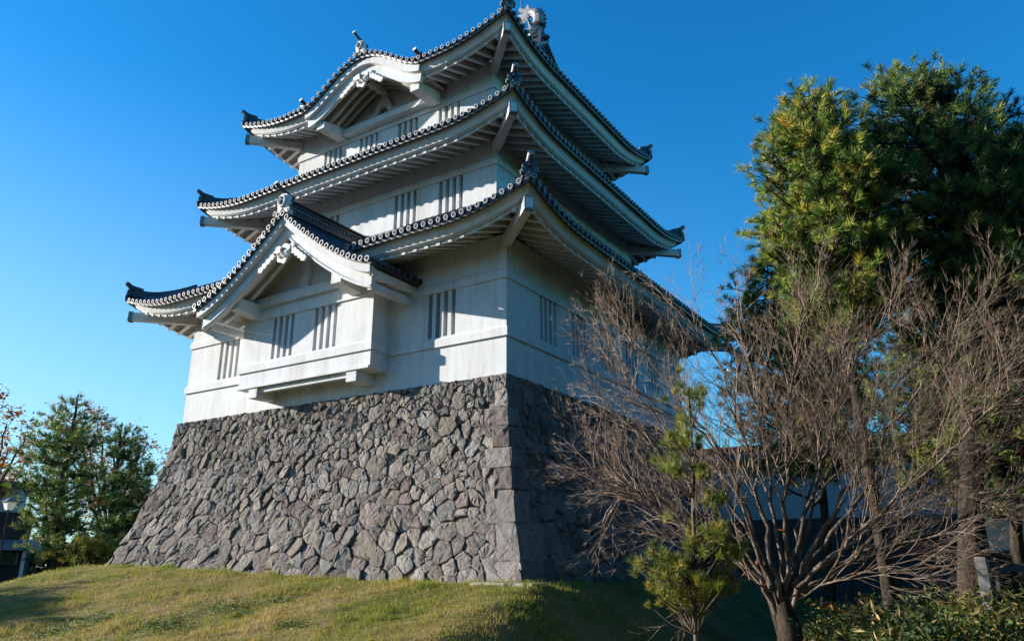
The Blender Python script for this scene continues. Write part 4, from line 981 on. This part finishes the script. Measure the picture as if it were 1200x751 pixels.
# shade tree outside the frame, up sun of the bank
def ghit(px, py):
    d = 5.0
    while d < 60:
        p = at(px, py, d)
        if p.z <= float(H(p.x, p.y)): return p
        d += .1
    return p
sh = ghit(-95, 722); k_ = 13.0; hx, hy = SUN.x/math.hypot(SUN.x, SUN.y), SUN.y/math.hypot(SUN.x, SUN.y)
bx_, by_ = sh.x+hx*k_, sh.y+hy*k_; bz = float(H(bx_, by_)); zc = sh.z+k_*math.tan(ELEV)
rootS = thing('pine_tree', (bx_, by_, bz), 'pine standing outside the picture on the left', 'tree'); rng = random.Random(8)
s_, tr = path_segs([(bx_, by_, bz-.3), (bx_+.1, by_, bz+3), (bx_, by_, zc+1.2)], .16, .03, .01, .4, rng); V, F = seg_mesh(s_, 8); np_mesh('trunk', V, F, bark, rootS, True)
ls, tp, td = [], [], []
for i in range(190):
    a = rng.uniform(0, 6.283); z = zc+rng.uniform(-1.3, 1.1); r_ = rng.uniform(.2, 1)*2.6*(1-.35*max(0, z-zc)); q = Vector((bx_+r_*math.cos(a), by_+r_*math.sin(a), z)); st = Vector((bx_, by_, z-.25))
    s2, pp = path_segs([st, st.lerp(q, .5), q], .03, .008, .01, .3, rng); ls += s2
    for p in pp[len(pp)//2:]: tp += [p, p+Vector((rng.gauss(0, .15), rng.gauss(0, .15), .08))]; td += [(rng.gauss(0, .5), rng.gauss(0, .5), 1)]*2
V, F = seg_mesh(ls, 4); np_mesh('limbs', V, F, bark, rootS); V, F, T = tuft_mesh(tp, td, .28, .2, .012, 30); np_mesh('crown', V, F, needles_dark, rootS, tint=T)

# ------------------------------------------------------------------ ground cover and small plants on the right
n = 60000; px = RNG.uniform(880, 1330, n); dd = RNG.uniform(6.2, 15.5, n)**1.0
ang = np.arctan((px-600)/943.0); fwh = np.array([-math.sin(YAW), math.cos(YAW)]); rth = np.array([math.cos(YAW), math.sin(YAW)])
x = CX + dd*(np.cos(ang)*fwh[0]+np.sin(ang)*rth[0]); y = CY + dd*(np.cos(ang)*fwh[1]+np.sin(ang)*rth[1])
clump = .5+.5*np.sin(x*2.3+1.3*np.sin(y*1.7))*np.sin(y*2.9+np.sin(x*1.1)); edge = np.clip((px-885)/120, 0.05, 1)
keep = RNG.random(n) < (.25+.75*clump)*edge; x, y, clump, edge = x[keep], y[keep], clump[keep], edge[keep]
z = H(x, y) + (.12+.75*clump*edge)*RNG.random(len(x))**.7
sel = RNG.random(len(x)) < .3+.45*(np.sin(x*1.9+2)*np.sin(y*2.3) > .2)
V, F = leaf_mesh(np.stack([x, y, z], 1)[sel], .08, .024, RNG, .1, .6)
tag(np_mesh('low_shrubs', V, F, undergreen), 'mixed dark green low leaves among the bamboo grass under the right hand trees', 'ground cover', kind='stuff')
x, y, z = x[~sel], y[~sel], z[~sel]
V, F = leaf_mesh(np.stack([x, y, z], 1), .15, .017, RNG, .15, .8)
tag(np_mesh('bamboo_grass', V, F, sasa), 'dry yellow and green dwarf bamboo grass covering the ground under the right hand trees', 'ground cover', kind='stuff')
def leafy_plant(label, px, d, h, nst, mats, seed, ln=.07, cat='plant'):
    rng = random.Random(seed); b = gpt(px, d); root = thing('leafy_plant', b, label, cat); sg, pts, top = [], [], []
    for i in range(nst):
        e = b+Vector((rng.gauss(0, .16), rng.gauss(0, .16), h*rng.uniform(.7, 1.05))); s_, out = path_segs([b+Vector((rng.gauss(0, .04), rng.gauss(0, .04), -.1)), b.lerp(e, .5), e], .008, .004, .01, .1, rng); sg += s_
        for p in out[len(out)//4:]:
            for _ in range(5): (top if p.z > b.z+h*.85 and rng.random() < .6 else pts).append(p+Vector((rng.gauss(0, .05), rng.gauss(0, .05), rng.gauss(0, .03))))
    V, F = seg_mesh(sg, 4); np_mesh('stem', V, F, bark, root); nrg = np.random.default_rng(seed)
    V, F = leaf_mesh(pts, ln, ln*.25, nrg, .0, .5); np_mesh('foliage', V, F, mats[0], root)
    if mats[1] and top: V, F = leaf_mesh(top, ln, ln*.25, nrg, -.3, .5); np_mesh('leaf_tips', V, F, mats[1], root)
    return root
leafy_plant('bushy green plant with orange tips beside the bare tree trunk', 956, 9.6, .78, 12, (greenleaf, orangeleaf), 51)
leafy_plant('small glossy green plant left of the bare tree trunk', 903, 9.2, .45, 7, (greenleaf, None), 52, .06)
leafy_plant('tiny bright yellow plant growing by the grey wooden fence post', 1171, 11.5, .62, 6, (leafmat('yellow_leaves', [(.2, (.3, .3, .03)), (.8, (.5, .42, .04))], .3), None), 53, .07)
leafy_plant('dark green plant in the bamboo grass right of the slim trunk', 1058, 10.2, .5, 9, (greenleaf, None), 54, .07)
# slim trunk of a clipped tree in the bamboo grass (its crown lost among the pines)
# ------------------------------------------------------------------ plaster wall, gatehouse, fence
wr = thing('plaster_wall', (8, 14.1, 0), 'long shaded white plaster wall on a stone footing behind the bare tree', 'wall'); WZ0, WZ1 = 1.5, 3.5
b = MB(); b.box(-4, 17.5, 14.0, 14.4, WZ0, WZ1); b.build('wall_face', plaster, wr)
b = MB(); b.hexa([(-4.2, 13.8, -1.5), (17.5, 13.8, -1.5), (17.5, 14.6, -1.5), (-4.2, 14.6, -1.5)], [(-4, 13.94, WZ0-.003), (17.5, 13.94, WZ0-.003), (17.5, 14.46, WZ0-.003), (-4, 14.46, WZ0-.003)]); fo = b.build('stone_footing', stone, wr)
ca = fo.data.color_attributes.new('stone_tint', 'FLOAT_COLOR', 'POINT'); ca.data.foreach_set('color', [.14, .13, .125, 1]*len(fo.data.vertices))
b = MB(); rows = []
for i in range(201):
    x = -4.2+22*i/200; w_ = .03*math.sin(i*math.pi/2)
    rows.append([(x, 13.55, WZ1+.0+w_), (x, 13.55, WZ1+.10+w_), (x, 14.2, WZ1+.50+w_), (x, 14.85, WZ1+.10+w_), (x, 14.85, WZ1+w_)])
b.grid(rows); b.tube([(-4.2, 14.2, WZ1+.55), (17.7, 14.2, WZ1+.55)], .11, 8); b.box(-4.1, 17.6, 13.7, 14.7, WZ1-.06, WZ1+.005); b.build('tiled_coping', tile, wr)
g0 = at(1160, 645, 18.5); gw = thing('gatehouse', (g0.x+2, g0.y, float(H(g0.x, g0.y))), 'white walled gatehouse with dark lower boards cut off by the right edge', 'building')
b = MB(); b.box(g0.x, g0.x+6, g0.y, g0.y+4, g0.z, g0.z+2.2); b.build('wall_face', plaster, gw)
b = MB(); b.box(g0.x-.06, g0.x+6.06, g0.y-.06, g0.y+4.06, -1.7, g0.z-.004)
for k in range(24): b.box(g0.x+.1+.25*k, g0.x+.14+.25*k, g0.y-.085, g0.y-.06, -1.7, g0.z-.03)
b.build('lower_boards', wood_dark, gw)
b = MB(); zt = g0.z+2.2; b.grid([[(g0.x-.9, g0.y-1, zt-.1), (g0.x+6.9, g0.y-1, zt-.1)], [(g0.x-.9, g0.y-1, zt+.02), (g0.x+6.9, g0.y-1, zt+.02)], [(g0.x-.9, g0.y+2, zt+1.5), (g0.x+6.9, g0.y+2, zt+1.5)], [(g0.x-.9, g0.y+5, zt+.02), (g0.x+6.9, g0.y+5, zt+.02)]])
for k in range(36): b.tube([(g0.x-.9+.22*k, g0.y-1.05, zt+.04), (g0.x-.9+.22*k, g0.y+2, zt+1.54)], .07, 6)
b.build('roof', tile, gw)
fp = gpt(1152, 12.6); fr_ = thing('wooden_fence', fp, 'weathered grey wooden fence with a pale end post at the right edge', 'fence'); dx = Vector((.97, .24, 0)); zt = at(1152, 652, 12.6).z
for i in range(3):
    p = fp+dx*1.25*i; b = MB(); b.hexa([p+Vector((-.07, -.07, -.3)), p+Vector((.07, -.07, -.3)), p+Vector((.07, .07, -.3)), p+Vector((-.07, .07, -.3))], [Vector((p.x-.065+(-.03 if i == 0 else 0), p.y-.065, zt)), Vector((p.x+.065+(-.03 if i == 0 else 0), p.y-.065, zt)), Vector((p.x+.065, p.y+.065, zt)), Vector((p.x-.065, p.y+.065, zt))]); b.build('post', wood_grey, fr_)
for z in (zt-.14, zt-.52):
    b = MB(); b.beam(Vector((fp.x, fp.y+.09, z)), Vector((fp.x, fp.y+.09, z))+dx*2.6, .04, .11); b.build('rail', wood_shaded, fr_)
for i in range(14):
    p = fp+dx*(.16+.175*i); b = MB(); b.box(p.x-.045, p.x+.045, p.y+.11, p.y+.135, fp.z-.1, zt-.1); b.build('slat', wood_dark, fr_)  # dark wood colour stands in for the shade on the slats

# ------------------------------------------------------------------ house and lantern far left
hb = at(34, 660, 46); hb.z = -1.7; ho = thing('dark_house', hb, 'low two storey house with pale upper wall and dark boards at the left edge', 'house')
def hbox(name, u0, u1, v0, v1, z0, z1, m, par=None):
    b = MB(); b.box(hb.x+u0, hb.x+u1, hb.y+v0, hb.y+v1, z0, z1); return b.build(name, m, par or ho)
def hz(py): return at(34, py, 46).z
hbox('ground_floor', -11, -.2, 0, 7, -1.7, hz(640), wood_dark)
b = MB(); b.hexa([(hb.x-11.5, hb.y-1.6, hz(645)), (hb.x+1.2, hb.y-1.6, hz(645)), (hb.x+1.2, hb.y-1.6, hz(643)), (hb.x-11.5, hb.y-1.6, hz(643))], [(hb.x-11.5, hb.y+.2, hz(634)), (hb.x+.6, hb.y+.2, hz(634)), (hb.x+.6, hb.y+.2, hz(632)), (hb.x-11.5, hb.y+.2, hz(632))]); b.build('porch_roof', tile_grey, ho)
hbox('upper_boards', -11, -.4, .25, 6.8, hz(640)+.01, hz(600), wood_dark)
hbox('upper_wall', -11, -.9, .35, 6.6, hz(600)+.01, hz(570), paint_pale)
hbox('roof', -11.6, -.3, -.4, 7.2, hz(570)+.01, hz(565), tile); hbox('window_hood', -5, -2.1, -.2, .34, hz(592), hz(589), tile)
for k in range(5):
    wn = hbox('window', -10+2*k, -8.5+2*k, -.05, -.01, hz(661), hz(647), wood_grey); hbox('pane', -9.9+2*k, -8.6+2*k, -.07, -.052, hz(660.5), hz(647.6), glass, wn)
for k in range(6): hbox('porch_post', -10.3+2*k, -10.15+2*k, -1.4, -1.25, -1.7, hz(645.5), paint_pale)
ho.rotation_euler.z = R(62)
lp = gpt(-2, 32); lz = at(-2, 597, 32).z; lr = thing('lantern_post', lp, 'pale glass lantern on a thin dark post in front of the dark house', 'lamp')
b = MB(); b.tube([lp-Vector((0, 0, .2)), (lp.x, lp.y, lz)], .03, 8); b.build('post', wood_dark, lr)
def sq(r, z): return [(lp.x-r, lp.y-r, z), (lp.x+r, lp.y-r, z), (lp.x+r, lp.y+r, z), (lp.x-r, lp.y+r, z)]
b = MB(); b.hexa(sq(.09, lz), sq(.16, lz+.27)); b.build('glass_box', lampglass, lr); b = MB(); b.hexa(sq(.22, lz+.275), sq(.05, lz+.40)); b.tube([(lp.x, lp.y, lz+.39), (lp.x, lp.y, lz+.5)], [.04, .012], 8); b.build('lantern_roof', metal, lr)

# ------------------------------------------------------------------ unseen trees added right of and behind the viewpoint to block low light
nw = 22000; t = RNG.random(nw); seg_ = RNG.random(nw) < .62
x = np.where(seg_, RNG.normal(20.5, 1.8, nw), 6+RNG.random(nw)*18); y = np.where(seg_, -30+58*RNG.random(nw), RNG.normal(-31, 2.0, nw))
crest_ = 12+2.5*np.sin(x*.7+y*.45)+1.5*np.sin(y*.9)
z = H(x, y) + crest_*RNG.random(nw)**.8
V, F = leaf_mesh(np.stack([x, y, z], 1), .75, .3, RNG, .1, .8)
tag(np_mesh('light_block_trees', V, F, needles_dark), 'added belt of unseen dark trees holding back sky and bounce light', 'wood', kind='stuff')

nrg = np.random.default_rng(77)
for i, (px, py, r_) in enumerate(((268, 712, .30), (285, 722, .12), (190, 735, .25), (330, 706, .10), (120, 728, .3), (60, 742, .3), (340, 735, .12))):
    c_ = ghit(px, py); n = int(260*r_/.2); q = nrg.normal(0, r_, (n, 2)); xx, yy = c_.x+q[:, 0]*1.6, c_.y+q[:, 1]*.8
    V, F = leaf_mesh(np.stack([xx, yy, H(xx, yy)+nrg.uniform(.01, .06, n)], 1), .055, .016, nrg, 0, .5)
    WEEDS = globals().setdefault('WEEDS', []); WEEDS.append((V, F))
off = 0; VV, FF = [], []
for V, F in WEEDS: VV.append(V); FF.append(F+off); off += len(V)
tag(np_mesh('bank_clover', np.concatenate(VV), np.concatenate(FF), greenleaf), 'patches of bright green clover in the dry grass of the bank', 'ground cover', kind='stuff')

n = 9000; x = RNG.uniform(-13.6, 1.5, n); y = RNG.normal(-1.42, .10, n); g_ = np.sin(x*3.1)+np.sin(x*7.7+1)+RNG.normal(0, .5, n); kk = g_ > -.2; x, y = x[kk], y[kk]
V, F = blades(np.stack([x, y, H(x, y)], 1), .15*np.clip(g_[kk]*.5, .25, 1.2), .006, .9)
tag(np_mesh('foot_grass', V, F, grass_m), 'taller uncut grass tufts along the foot of the stone base', 'grass', kind='stuff')
n = 500; x = RNG.uniform(-16, 3, n); y = RNG.uniform(-10, -1.6, n)
V, F = leaf_mesh(np.stack([x, y, H(x, y)+.05], 1), .07, .022, RNG, 0, .25)
tag(np_mesh('fallen_leaves', V, F, autumn), 'brown leaves scattered over the grass bank', 'fallen leaves', kind='stuff')

hd = gpt(105, 54); pts = []
hr = thing('hedge', hd, 'dark clipped hedge low behind the left pines', 'hedge')
rth3 = Vector((RT.x, RT.y, 0)); nrg = np.random.default_rng(91); n = 9000
u = nrg.uniform(-8, 7, n); v = nrg.normal(0, .5, n); zz = nrg.random(n)**.7*(3.0+.5*np.sin(u*1.7)+.3*np.sin(u*4.1))
V, F = leaf_mesh(np.stack([hd.x+rth3.x*u-rth3.y*v, hd.y+rth3.y*u+rth3.x*v, -1.7+zz], 1), .34, .13, nrg, .1, .8); np_mesh('foliage', V, F, undergreen, hr)
V, F = seg_mesh([(hd+rth3*a+Vector((0, 0, -.2)), hd+rth3*a+Vector((.1, 0, 2.2)), .07, .03) for a in np.arange(-7.5, 7, .6)], 5); np_mesh('stems', V, F, bark, hr)
